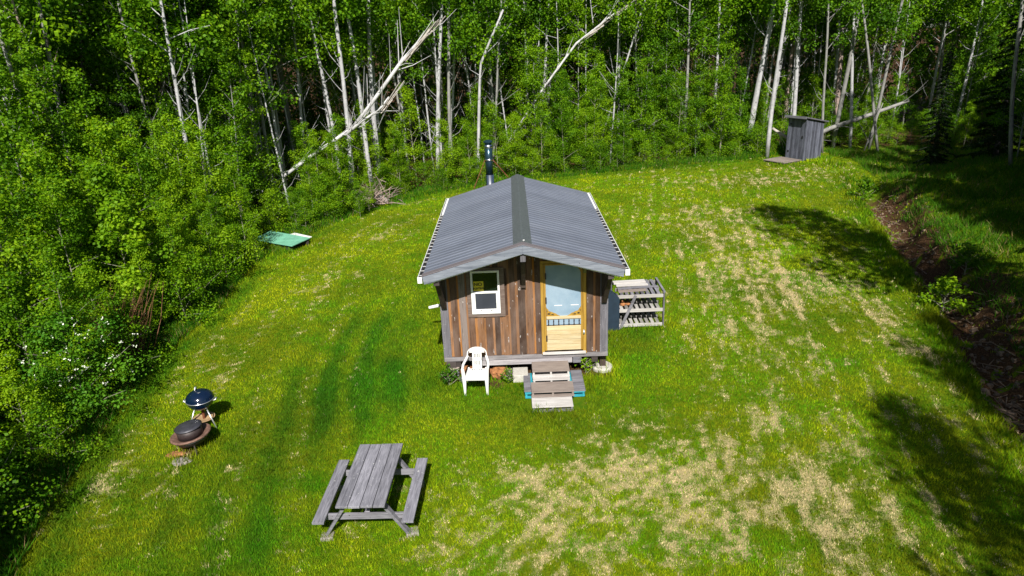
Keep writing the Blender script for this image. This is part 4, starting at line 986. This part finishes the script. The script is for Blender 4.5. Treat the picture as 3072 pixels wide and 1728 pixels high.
# --- the trunks one can tell apart, each with its own trunk and upper crown
TRUNKS = [(-15.4, 8.37, -0.015, -0.01, 0.138, 'g'), (-16.04, 10.36, 0.052, 0.033, 0.164, 'g'), (-14.74, 8.81, -0.044, -0.029, 0.111, 'p'), (-16.69, 12.32, 0.12, 0.072, 0.127, 'd'), (-17.3, 15.46, 0.081, 0.046, 0.139, 'w'), (-16.83, 14.58, 0.127, 0.07, 0.135, 'w'), (-14.52, 14.69, 0.062, 0.03, 0.148, 'g'), (-13.79, 12.82, -0.023, -0.012, 0.108, 'g'), (-14.88, 15.63, 0.045, 0.022, 0.169, 'g'), (-12.45, 16.72, -0.044, -0.018, 0.135, 'w'), (-12.7, 17.7, -0.012, -0.005, 0.244, 'd'), (-11.03, 15.12, 0.034, 0.013, 0.143, 'g'), (-10.87, 16.25, 0.033, 0.012, 0.148, 'g'), (-11.5, 22.36, -0.032, -0.01, 0.312, 'g'), (-10.25, 16.46, -0.031, -0.01, 0.131, 'w'), (-9.95, 18.65, 0.033, 0.01, 0.139, 'w'), (-8.26, 18.08, -0.035, -0.009, 0.152, 'w'), (-7.59, 17.22, 0.031, 0.007, 0.18, 'w'), (-7.01, 19.4, -0.036, -0.008, 0.192, 'w'), (-6.93, 20.44, 0.041, 0.008, 0.233, 'w'), (-6.0, 23.64, 0.027, 0.004, 0.195, 'w'), (-4.21, 22.88, 0.095, 0.009, 0.19, 'w'), (-3.83, 24.93, 0.122, 0.009, 0.14, 'w'), (-2.04, 23.05, 0.088, 0.004, 0.171, 'w'), (-1.31, 24.08, 0.112, 0.002, 0.117, 'g'), (0.88, 28.08, 0.007, -0.0, 0.129, 'w'), (1.47, 31.07, 0.009, -0.0, 0.161, 'g'), (1.5, 28.07, 0.095, -0.005, 0.172, 'w'), (2.01, 30.05, 0.082, -0.005, 0.135, 'w'), (4.61, 25.85, 0.309, -0.051, 0.103, 'w'), (-3.38, 22.95, 0.034, 0.003, 0.171, 'g'), (14.2, 27.69, 0.078, -0.028, 0.316, 'w'), (15.72, 29.28, 0.09, -0.035, 0.307, 'w'), (14.54, 25.44, 0.029, -0.011, 0.215, 'w'), (16.86, 27.76, -0.03, 0.012, 0.231, 'w'), (17.04, 29.84, 0.028, -0.011, 0.241, 'p'), (14.78, 31.72, -0.054, 0.017, 0.221, 'g'), (18.1, 26.14, -0.084, 0.037, 0.135, 'g'), (19.41, 27.73, 0.039, -0.019, 0.236, 'g'), (20.19, 27.36, -0.079, 0.038, 0.165, 'w'), (20.17, 29.58, -0.021, 0.01, 0.345, 'p'), (20.5, 30.54, -0.054, 0.024, 0.176, 'w'), (21.14, 25.76, -0.213, 0.108, 0.138, 'g'), (21.09, 26.9, 0.07, -0.037, 0.165, 'g'), (20.61, 14.27, -0.107, 0.077, 0.144, 'g'), (16.22, 30.15, -0.105, 0.038, 0.169, 'g')]
TLAB = ["grey aspen trunk, leftmost of the bare trunks above the left thicket", "long grey aspen trunk, second from the left end of the woods", "pinkish dead trunk standing just below the long grey aspen on the left", "dark thin trunk right of the long grey aspen in the left woods",
 "first of two pale birches leaning side by side in the left woods", "second of two pale birches leaning side by side in the left woods", "grey trunk between the paired pale birches and the thick dark trunk, upper one", "short-looking grey trunk low in the gap left of the thick dark trunk", "grey trunk lower down in the gap beside the thick dark trunk",
 "slender pale birch crossing just left of the thick dark trunk", "thick dark mottled trunk in the woods beyond the green sheet", "grey aspen first to the right of the thick dark trunk", "grey aspen second to the right of the thick dark trunk", "thickest mottled grey trunk far back above the green sheet", "slender white birch leaning over the fallen white log's lower end", "forked white birch standing back above the fallen log",
 "slim white birch, first of the row left of the broken birch", "tall smooth white birch, second of the row left of the broken birch", "tall smooth white birch, third of the row left of the broken birch", "stout white birch whose foot meets the broken leaning birch", "white birch behind the top of the broken leaning birch",
 "upright white birch between the broken birch and the chimney", "crooked thin white birch left of the chimney's birch", "tall birch with a bent top directly behind the chimney", "thin grey stem right beside the chimney's bent birch", "thin white birch, leftmost above the cabin's roof ridge", "mottled grey trunk far back above the cabin's roof ridge", "white birch leaning left above the right half of the cabin roof", "thin white birch close behind the leaning one above the roof", "thin strongly leaning white birch right of the second fallen birch", "low grey trunk foot in the shade left of the chimney",
 "thick white birch, leftmost of the cluster above the outhouse", "thick white birch, second of the cluster above the outhouse", "mottled white birch rising right behind the outhouse's left edge", "tall white birch directly above the outhouse roof", "brownish dead trunk between white birches above the outhouse", "grey trunk in the dark gap left of the outhouse birches", "thin crooked grey trunk first to the right of the outhouse", "stout grey trunk, taller of the pair right of the outhouse", "thin white birch, slimmer of the pair right of the outhouse", "thick brown trunk far back to the right of the outhouse", "thin white birch far back beside the thick brown trunk", "thin trunk leaning left over the fallen log beyond the outhouse", "grey leaning trunk near the dark spruces on the right", "lone pale trunk in the dark at the far right of the woods", "short pale trunk between the two thick outhouse birches"]
BARK = {'w': M_BW, 'g': M_BG, 'd': M_BD, 'p': M_BP}
NAME = {'w': 'birch_tree', 'g': 'aspen_tree', 'd': 'dark_trunked_tree', 'p': 'dead_tree'}
for i, ((x, y, kx, ky, dia, tone), lab) in enumerate(zip(TRUNKS, TLAB)):
    rr = random.Random(900 + i); H = rr.uniform(12, 14.5) if tone != 'p' else rr.uniform(5, 10)
    if i == 23: H = 8.4
    nm = NAME[tone]; t = thing(nm, lab, "tree", (x, y, tz(x, y)), 0, None)
    mb = MB(); n = 10; pts = []
    A, ph = rr.uniform(.03, .09), rr.uniform(0, 6.28)
    for j in range(n + 1):
        z = H * j / n; pts.append(Vector((kx * z + A * math.sin(z * .55 + ph), ky * z + A * math.sin(z * .4 + ph * 2), z - .1 * (j == 0))))
    if i == 23:
        for j in range(n + 1):
            if pts[j].z > 5.9: pts[j].x += (pts[j].z - 5.9) * .40
    r0 = dia / 2 * 1.18
    mb.tube(pts, [r0 * (1 - .5 * (j / n)) for j in range(n + 1)], 9)
    for j in range(rr.randint(6, 13)):
        z = rr.uniform(2.0, H * .9); f = z / H * n; q = min(int(f), n - 1); p0 = pts[q].lerp(pts[q + 1], f - q)
        a = rr.uniform(0, 6.28); ln = rr.uniform(.5, 1.9); d = Vector((math.cos(a), math.sin(a) * .7, rr.uniform(.3, 1.5))).normalized()
        m = p0 + d * ln * .5 + Vector((0, 0, rr.uniform(-.1, .1))); e = p0 + d * ln + Vector((rr.uniform(-.15, .15), 0, .2 * ln))
        mb.tube([p0, m, e], [.020, .013, .005], 5, caps=False)
        if rr.random() < .5: mb.tube([m, m + Vector((d.x * .3 + rr.uniform(-.3, .3), d.y * .3, .35)) * ln * .6], [.010, .004], 4, caps=False)
    o = mb.build("trunk", BARK[tone], t, smooth=True)
    if tone != 'p' and i != 23:
        kd = TALLW if tone == 'w' else TALLG; cr = link("crown", kd.var[i % 4][1], None, t)
        cr.location = (kx * 6, ky * 6, rr.uniform(.2, 1.2)); cr.rotation_euler = (0, 0, rr.uniform(0, 6.28)); cr.scale = (.9, .9, .95)

# --- fallen and leaning birches
def log(name, label, pts, rads, mat, twigs, seed, splint=0):
    t = thing(name, label, "fallen tree", pts[0]); o0 = Vector(pts[0]); P = [Vector(p) - o0 for p in pts]; rr = random.Random(seed)
    mb = MB().tube(P, rads, 10)
    for i in range(twigs):
        k = rr.randrange(len(P) - 1); p0 = P[k].lerp(P[k + 1], rr.random()); d = (P[k + 1] - P[k]).normalized()
        v = (d * rr.uniform(.3, 1.2) + Vector((rr.uniform(-.6, .6), rr.uniform(-.7, .2), rr.uniform(-.4, .8)))).normalized(); ln = rr.uniform(.5, 2.0)
        mb.tube([p0, p0 + v * ln * .5, p0 + v * ln + Vector((0, 0, rr.uniform(-.2, .3)))], [.026, .016, .006], 5, caps=False)
    mb.build("trunk", mat, t, smooth=True)
    if splint:
        mb = MB()
        for i in range(splint):
            k = len(P) - 2; q = rr.uniform(.0, .9); p0 = P[k].lerp(P[k + 1], q); d = (P[k + 1] - P[k]).normalized(); off = Vector((rr.uniform(.0, .22), rr.uniform(-.15, .1), rr.uniform(-.16, .02)))
            mb.bar(p0 + off * .8, p0 + off * .8 + d * rr.uniform(.6, 1.7) + Vector((rr.uniform(-.08, .08), 0, rr.uniform(-.08, .08))), .03, .014, (rr.random(), rr.random(), .3), rr.uniform(-.3, .2))
        mb.build("splinters", M_SPLINT, t)
    return t
log("fallen_birch", "white birch log lying aslant through the thicket behind the green sheet", [(-12.9, 15.9, .05), (-11.3, 15.9, 1.1), (-8.9, 15.9, 2.62), (-7.0, 15.9, 3.72)], [.085, .08, .075, .065], M_BWL, 10, 1)
log("broken_birch", "pale splintered birch leaning steeply to the right above the fallen log", [(-7.15, 16.05, 3.55), (-6.0, 16.05, 4.75), (-4.6, 16.05, 6.35), (-3.75, 16.05, 7.2)], [.07, .08, .08, .03], M_BWL, 18, 2, 26)
log("broken_limb", "white forked limb lying against the foot of the broken birch", [(-7.2, 15.8, 3.5), (-6.4, 15.8, 4.1), (-5.7, 15.8, 4.45), (-5.2, 15.8, 5.0)], [.07, .065, .05, .03], M_BWL, 10, 12, 8)
log("leaning_birch", "slim white birch leaning right behind the cabin roof, half hidden in leaves", [(-1.4, 25.4, -.05), (1.75, 25.4, 4.35), (3.6, 25.4, 6.63), (5.7, 25.4, 8.1)], [.06, .06, .06, .035], M_BWL, 14, 3, 12)
log("fallen_birch", "grey-white log slanting up to the right beyond the outhouse", [(16.9, 27.0, .45), (18.7, 27, 1.29), (21, 27, 2.0), (23.1, 27, 2.7)], [.14, .13, .11, .08], M_BG, 6, 4)
log("broken_branch", "torn pale branch stub just left of the outhouse", [(15.0, 26.2, 1.55), (15.5, 26.2, 1.2), (16.1, 26.2, .85), (16.6, 26.2, .2)], [.06, .10, .11, .09], M_SPLINT, 3, 5)
log("thin_tree", "thin bare stem leaning across the fallen log right of the outhouse", [(20.6, 26.4, .0), (20.9, 26.4, 1.2), (21.3, 26.4, 2.7)], [.045, .04, .02], M_BG, 2, 6)

# --- scattered trees: clearing side saplings, bushes, interior
def place(n, smin, smax, gap, tries=9000, along=None, seed=0):
    rr = np.random.default_rng(seed); out = []
    EPn = np.array(EDGE); seg = np.hypot(*(EPn[1:] - EPn[:-1]).T); cum = np.r_[0, np.cumsum(seg)]
    for _ in range(tries):
        if len(out) >= n: break
        a = rr.uniform(*(along or (0, cum[-1]))); i = min(np.searchsorted(cum, a, 'right') - 1, len(seg) - 1); f = (a - cum[i]) / seg[i]
        p = EPn[i] * (1 - f) + EPn[i + 1] * f; d = (EPn[i + 1] - EPn[i]) / seg[i]; nrm = np.array([-d[1], d[0]])
        s = rr.uniform(smin, smax); q = p + nrm * s
        es = float(edge_s(np.array([q[0]]), np.array([q[1]]))[0])
        if es < smin * .85: continue
        if ditch_s(np.array([q[0]]), np.array([q[1]]))[0] > 6 and q[1] < 24: continue
        if math.hypot(q[0] + 9.3, q[1] - 11.5) < 1.6: continue           # the green sheet
        if math.hypot(q[0] - 15.6, q[1] - 24.4) < 2.1 : continue          # the outhouse
        if any((q[0] - o[0]) ** 2 + (q[1] - o[1]) ** 2 < gap * gap for o in out): continue
        out.append((q[0], q[1], s))
    return out
lp = [place(125, .35, 5.2, 1.05, seed=1) + place(85, .4, 8.5, 1.0, along=(0, 27), seed=21), place(120, .05, 2.4, .95, seed=2), place(210, 3.2, 24, 1.55, seed=3), place(105, 2.5, 22, 1.9, seed=4), place(95, 2.5, 22, 1.9, seed=5)]
G_S = "aspen saplings along the edge of the clearing"; G_B = "low leafy bushes at the foot of the woods"
rr = random.Random(5)
def side(x, y): return "left" if x < -7.5 and y < 16.5 else ("back" if x < 9 else "right")
for x, y, s in lp[0]:
    sd = side(x, y); hmul = {'left': rr.uniform(.66, 1.02) + .045 * s, 'back': rr.uniform(.7, 1.2), 'right': rr.uniform(.6, 1.1)}[sd]
    if s < .9: hmul *= .78
    if -11.8 < x < -7.2 and 11.5 < y < 16.2: hmul *= .62 if x > -9.3 else .45
    SAP.put(rr.randrange(6), x, y, hmul, rr.uniform(0, 6.28), {'left': "leafy bright green sapling in the thicket along the clearing's left edge", 'back': "leafy green sapling in the wood's edge behind the cabin", 'right': "leafy green sapling in the wood's edge near the outhouse"}[sd], "sapling", G_S + " (" + sd + ")")
for x, y, s in lp[1]:
    sd = side(x, y)
    BUSH.put(rr.randrange(4), x, y, rr.uniform(.55, 1.15), rr.uniform(0, 6.28), {'left': "low leafy bush at the foot of the left-hand thicket", 'back': "low leafy bush at the foot of the woods behind the cabin", 'right': "low leafy bush at the foot of the woods near the outhouse"}[sd], "bush", G_B + " (" + sd + ")")
for x, y, s in lp[2]:
    if ((-17 < x < -2.5 and y > 11) or (12 < x < 22 and y > 25)) and rr.random() < (.22 if x < -8 else .5): continue
    UNDER.put(rr.randrange(5), x, y, rr.uniform(.5, 1.08), rr.uniform(0, 6.28), "young leafy birch filling the woods between the tall pale trunks", "tree", "young birches within the woods", (rr.gauss(0, .03), rr.gauss(0, .03)))
for x, y, s in lp[3]:
    if math.hypot(x - CAM.x, y - CAM.y) < 27: continue
    TALLW.put(rr.randrange(4), x, y, rr.uniform(.85, 1.1), rr.uniform(0, 6.28), "tall thin white birch among many alike deep in the woods", "tree", "white birches deep in the woods", (rr.gauss(0, .03), rr.gauss(0, .03)))
for x, y, s in lp[4]:
    if math.hypot(x - CAM.x, y - CAM.y) < 27: continue
    TALLG.put(rr.randrange(4), x, y, rr.uniform(.8, 1.1), rr.uniform(0, 6.28), "tall grey-barked aspen among many alike deep in the woods", "tree", "grey aspens deep in the woods", (rr.gauss(0, .03), rr.gauss(0, .03)))
for i in range(46):
    x, y = (rr.uniform(18.5, 36), rr.uniform(17, 42)) if i < 30 else (rr.uniform(20, 30), rr.uniform(10, 20))
    if math.hypot(x - 21.5, y - 27) < 1.6 or (x < 21 and y < 20.5): continue
    if x < 26 and 17 < y < 28.2: continue
    UNDER.put(rr.randrange(5), x, y, rr.uniform(.6, 1.1), rr.uniform(0, 6.28), "dark leafy young birch in the shaded woods right of the outhouse", "tree", "young birches in the shaded right woods", (rr.gauss(0, .03), rr.gauss(0, .03)))
for i in range(12):
    x, y = 1.5 + 1.15 * i + rr.uniform(-.4, .4), 24.4 + .17 * i + rr.uniform(-.2, 1.6)
    if x > 12.6: continue
    UNDER.put(rr.randrange(5), x, y, rr.uniform(.55, .95), rr.uniform(0, 6.28), "full leafy young birch in the front row behind the cabin's right side", "tree", "young birches in the front row right of the cabin")
for i in range(34):
    x, y = rr.uniform(-20, -10.5), rr.uniform(6.5, 21)
    if edge_s(np.array([x]), np.array([y]))[0] < 2.2: continue
    UNDER.put(rr.randrange(5), x, y, rr.uniform(.5, .88), rr.uniform(0, 6.28), "leafy young birch at the front of the woods beyond the left thicket", "tree", "young birches beyond the left thicket", (rr.gauss(0, .03), rr.gauss(0, .03)))
for i in range(11):
    x, y = -10.7 + .42 * i + rr.uniform(-.2, .2), 14.3 + .13 * i + rr.uniform(-.3, .5)
    if i % 3 == 2 or x < -9.2: continue
    SAP.put(rr.randrange(6), x, y, rr.uniform(.38, .56), rr.uniform(0, 6.28), "leafy sapling standing in front of the fallen white birch log", "sapling", "saplings in front of the fallen log")
for x, y, sc in ((-8.9, 15.2, .62), (-8.4, 15.3, .74), (-7.75, 15.4, .80)):
    SAP.put(rr.randrange(6), x, y, sc, rr.uniform(0, 6.28), "leafy sapling standing in front of the fallen white birch log", "sapling", "saplings in front of the fallen log")
rt = random.Random(77)
for zone, cnt, (xa, xb), (ya, yb), lab in (("left", 46, (-21, -9.5), (9, 26), "thin pale birch pole in the thin-trunked woods beyond the green sheet"), ("back", 44, (-9, 6), (19, 36), "thin pale birch pole in the woods straight behind the cabin"), ("right", 46, (10, 25), (26.5, 42), "thin pale birch pole in the bright stand beyond the outhouse")):
    k = 0
    while k < cnt:
        x, y = rt.uniform(xa, xb), rt.uniform(ya, yb)
        if edge_s(np.array([x]), np.array([y]))[0] < 1.8: continue
        if math.hypot(x - CAM.x, y - CAM.y) < 27.5: k += 1; continue
        THIN.put(rt.randrange(5), x, y, rt.uniform(.8, 1.1), rt.uniform(0, 6.28), lab, "tree", "thin birches (" + zone + ")", (rt.gauss(0, .045), rt.gauss(0, .045))); k += 1
# bright maple-like young trees and the odd shrubs one can tell apart
MAPLE.put(0, -11.1, 4.2, 1.0, .4, "yellow-green broad-leaved young maple, taller one in the left thicket", "tree", None)
MAPLE.put(1, -10.4, 3.2, .85, 2.0, "yellow-green broad-leaved young maple, smaller one nearer the lawn", "tree", None)
MAPLE.put(0, -12.2, 3.6, .95, 3.0, "yellow-green young maple farthest into the left thicket", "tree", None)
def shrub(name, label, x, y, H, spread, nleaf, leaf, lm, tm, seed, extra=None):
    mb, cm = tree_mesh(name, seed, H, spread, nleaf, leaf, .06, .42 * H / 2, 20, .02, .03); cm.materials.append(lm)
    t = thing(name, label, "shrub", (x, y, tz(x, y))); mb.build("stem", tm, t); cr = link("crown", cm, None, t); return t
t = shrub("flowering_cherry", "chokecherry shrub with white blossom spikes at the clearing's left edge", -9.5, -1.0, 2.1, 1.5, 6500, .058, M_CHERRY, M_STEM, 41)
rg = np.random.default_rng(4); P = []
for i in range(46):
    a = rg.uniform(-2.6, .9); r = rg.uniform(.2, 1.25); z = rg.uniform(.9, 2.35) * (1 - .16 * r); c = np.array([r * math.cos(a), r * math.sin(a), z]); d = unit(rg.normal(0, 1, (1, 3)) + [[0, -.3, .4]])[0]
    m = 9; P.append(c + d * np.linspace(0, .12, m)[:, None] + rg.normal(0, .012, (m, 3)))
P = np.concatenate(P); V, T = leaves(P, np.full(len(P), .030), np.zeros((len(P), 3)), rg, aspect=1)
link("blossom", np_mesh("blossom", V, quads(len(P)), vals={'tint': T}), M_BLOSS, t)
t = shrub("red_twig_shrub", "shrub of bare red-brown twigs between the chokecherry and the maples", -10.0, 1.5, 2.0, 1.0, 420, .06, M_MAPLE, M_REDTW, 43)
mb = MB(); rr2 = random.Random(3)
for i in range(150):
    a = rr2.uniform(0, 6.28); p0 = Vector((rr2.gauss(0, .22), rr2.gauss(0, .22), 0)); ln = rr2.uniform(.8, 2.2); d = Vector((math.cos(a) * .45, math.sin(a) * .45, 1)).normalized()
    mb.tube([p0, p0 + d * ln * .5, p0 + d * ln + Vector((rr2.uniform(-.2, .2), rr2.uniform(-.2, .2), 0))], [.012, .009, .003], 4, caps=False)
mb.build("twigs", M_REDTW, t)
shrub("leafy_bush", "bright green leafy bush overhanging the ditch on the right bank", 11.35, 3.1, .85, .75, 1300, .075, M_LEAF, M_STEM, 51)
shrub("leafy_bush", "leafy bush higher on the right bank behind the ditch bush", 13.0, 4.9, .8, .8, 900, .075, M_LEAFB, M_STEM, 52)
shrub("leafy_bush", "small bright bush at the upper end of the ditch", 15.1, 15.2, .95, .7, 900, .085, M_LEAF, M_STEM, 53)
shrub("leafy_bush", "tiny weed bush between the steps and the right concrete pad", 1.36, .05, .38, .28, 200, .05, M_MAPLE, M_STEM, 54)
shrub("leafy_bush", "tiny weed bush beside the concrete slab by the white chair", -.42, -.32, .30, .22, 160, .045, M_LEAF, M_STEM, 55)
shrub("leafy_bush", "dark weed clump by the timber blocks at the cabin's left corner", -1.75, -.30, .32, .36, 320, .05, M_WEED, M_STEM, 56)
BUSH.put(1, -10.35, 10.75, .62, 1.0, "small leafy bush overlapping the green sheet's shaded end", "bush", None); SAP.put(2, -10.6, 11.9, .50, 2.0, "short sapling growing hard behind the green sheet", "sapling", None)
# brush pile
t = thing("brush_pile", "grey-brown heap of dead branches and roots at the wood's edge", "brush pile", (-6.9, 17.6, 0))
mb = MB(); rr2 = random.Random(8)
for i in range(170):
    p = Vector((rr2.gauss(0, .55), rr2.gauss(0, .4), abs(rr2.gauss(.1, .3)))); d = Vector((rr2.uniform(-1, 1), rr2.uniform(-1, 1), rr2.uniform(-.3, .6))).normalized(); ln = rr2.uniform(.3, 1.3)
    mb.tube([p, p + d * ln * .5 + Vector((0, 0, .05)), p + d * ln], [.022, .015, .005], 4, tint=rr2.uniform(-.4, .4), caps=False)
mb.build("branches", M_BP, t)
rock("root_clod", (-6.6, 17.75, .1), .42, M_STONE, 77, "grey-brown root clod beneath the brush pile", "clod", (1.3, .8, .7))

# --- spruces and birches on the right bank (some beyond the frame cast the shade there)
SPR = [(22.6, 18.2, .85), (25.2, 17.0, .95), (24.2, 13.5, .85), (27.5, 14.5, 1.05), (20.9, 20.2, .5)]
for i, (x, y, s) in enumerate(SPR):
    SPRUCE.put(i, x, y, s, i * 1.3, "dark spruce in the shaded stand on the right" if i < 4 else "smallest dark spruce at the front of the shaded right stand", "tree", "dark spruces on the right" if i < 4 else None)
OFF = [(17.6, 3.2, 1.1), (19.4, 5.6, 1.2), (22.5, 8.4, 1.2), (16.2, -1.4, 1.1), (17.8, -2.4, 1.3), (20.4, 2.2, 1.3), (24.5, 8.0, 1.2), (16.9, 2.2, 1.2), (19.0, 4.0, 1.25), (21.2, 6.3, 1.3), (24.5, 11.5, 1.45), (27.5, 9.0, 1.5), (30.5, 13.0, 1.5), (28.5, 5.0, 1.5), (33, 8, 1.5), (23.8, 5.2, 1.45), (32.5, 17.5, 1.4), (13.0, -6.5, 1.2), (16, -7, 1.3), (23, -1, 1.3), (26.5, 3.5, 1.3), (19.5, -6.5, 1.3)]
for i, (x, y, s) in enumerate(OFF):
    SPRUCE.put(i, x, y, s, i * 1.7, "tall dark spruce of the stand beyond the right bank", "tree", "spruces beyond the right bank")
for i, (x, y, s) in enumerate(((11.4, -4.0, 1.18), (7.2, -14.6, .80), (8.3, -17.8, .9), (9.6, -14.2, .85), (11.2, -13.0, 1.0), (12.6, -2.2, 1.0), (10.3, -16.0, 1.0))):
    (TALLG if i % 2 else TALLW).put(i, x, y, s, i * 2.1, "tall leafy tree shading the lawn's right side", "tree", "trees shading the lawn from the right")

rg = np.random.default_rng(31); mb = MB(); rr2 = random.Random(31)
DP = np.array(DITCH[1:7])
for i in range(900):
    k = rr2.uniform(0, len(DP) - 1.001); j = int(k); p = DP[j] * (1 - k + j) + DP[j + 1] * (k - j)
    x, y = p[0] + abs(rr2.gauss(.55, .45)), p[1] + rr2.gauss(0, .3); r = rr2.uniform(.015, .06) * (1.6 if rr2.random() < .08 else 1); z = tz(x, y)
    if rr2.random() < .55:
        vs = [Vector((rr2.uniform(-1, 1), rr2.uniform(-1, 1), rr2.uniform(-.5, .7))).normalized() * r * rr2.uniform(.7, 1.2) + Vector((x, y, z + r * .25)) for _ in range(8)]
        b_ = [(-1, -1, -.6), (1, -1, -.6), (1, 1, -.6), (-1, 1, -.6), (-.8, -.7, .6), (.7, -.8, .7), (.8, .6, .6), (-.6, .8, .7)]
        vs = [Vector(q) * r * rr2.uniform(.6, 1.1) + Vector((x, y, z + r * .3)) for q in b_]
        mb.add(vs, [(3, 2, 1, 0), (4, 5, 6, 7), (0, 1, 5, 4), (1, 2, 6, 5), (2, 3, 7, 6), (3, 0, 4, 7)], rr2.uniform(-.5, .6))
    else:
        a = rr2.uniform(0, 6.28); ln = rr2.uniform(.12, .6); d = Vector((math.cos(a), math.sin(a), rr2.uniform(-.1, .35)))
        mb.tube([Vector((x, y, z + .02)), Vector((x, y, z + .02)) + d * ln], [.014, .006], 4, rr2.uniform(-.4, .5), caps=False)
o = mb.build("rubble", m_wood("clod_and_stick", (.05, .03, .02), (.26, .19, .13), 'x', 1.0)); o['kind'] = 'stuff'; tag(o, "clods, stones and dead sticks strewn along the ditch", "rubble")

# --- weeds at the foot of the woods and the far-off wood
nw = 90000; rg = np.random.default_rng(12)
EPn = np.array(EDGE); t_ = rg.random(nw) * (len(EDGE) - 1.001); i_ = t_.astype(int); f_ = (t_ - i_)[:, None]
P = EPn[i_] * (1 - f_) + EPn[i_ + 1] * f_; P = P + rg.normal(0, 1.6, (nw, 2)) + np.array([-.6, .6])
es = edge_s(P[:, 0], P[:, 1]); m = (es > -.1) & (es < 4.5) & (ditch_s(P[:, 0], P[:, 1]) < 3) & (rg.random(nw) < sstep(.3, .55, fbm(P[:, 0], P[:, 1], .9, 3))) & (np.hypot(P[:, 0] + 9.2, P[:, 1] - 11.5) > 1.4)
P, es = P[m], es[m]
h = rg.random(len(P)) ** 1.3 * np.clip(.12 + .5 * es, .1, .75) * (.5 + fbm(P[:, 0], P[:, 1], 1.4, 8))
PP = np.c_[P, terrain(P[:, 0], P[:, 1]) + h + .03]
V, T = leaves(PP, np.full(len(PP), .075), np.zeros((len(PP), 3)), rg, tint=rg.uniform(.2, .8, len(PP)))
o = link("undergrowth", np_mesh("undergrowth", V, quads(len(PP)), vals={'tint': T}), M_WEED); o['kind'] = 'stuff'; tag(o, "knee-high weeds and seedlings at the foot of the woods", "undergrowth")
nf = 330000
a = rg.uniform(rad(-62), rad(58), nf); r = rg.uniform(44, 60, nf); z = rg.uniform(0, 17, nf)
X, Y = CAM.x + r * np.sin(a), CAM.y + r * np.cos(a)
cn = fbm(X + z * .7, Y - z * .5, .45, 19); m = (rg.random(nf) < sstep(.33, .55, cn)) & (edge_s(X, Y) > 8)
PP = np.c_[X, Y, z][m]
V, T = leaves(PP, np.full(len(PP), .27), np.zeros((len(PP), 3)), rg, tint=rg.uniform(.1, .7, len(PP)))
o = link("far_woods", np_mesh("far_woods", V, quads(len(PP)), vals={'tint': T}), M_LEAFB); o['kind'] = 'stuff'; tag(o, "far-off leafy woods beyond the nearer trunks", "woods")
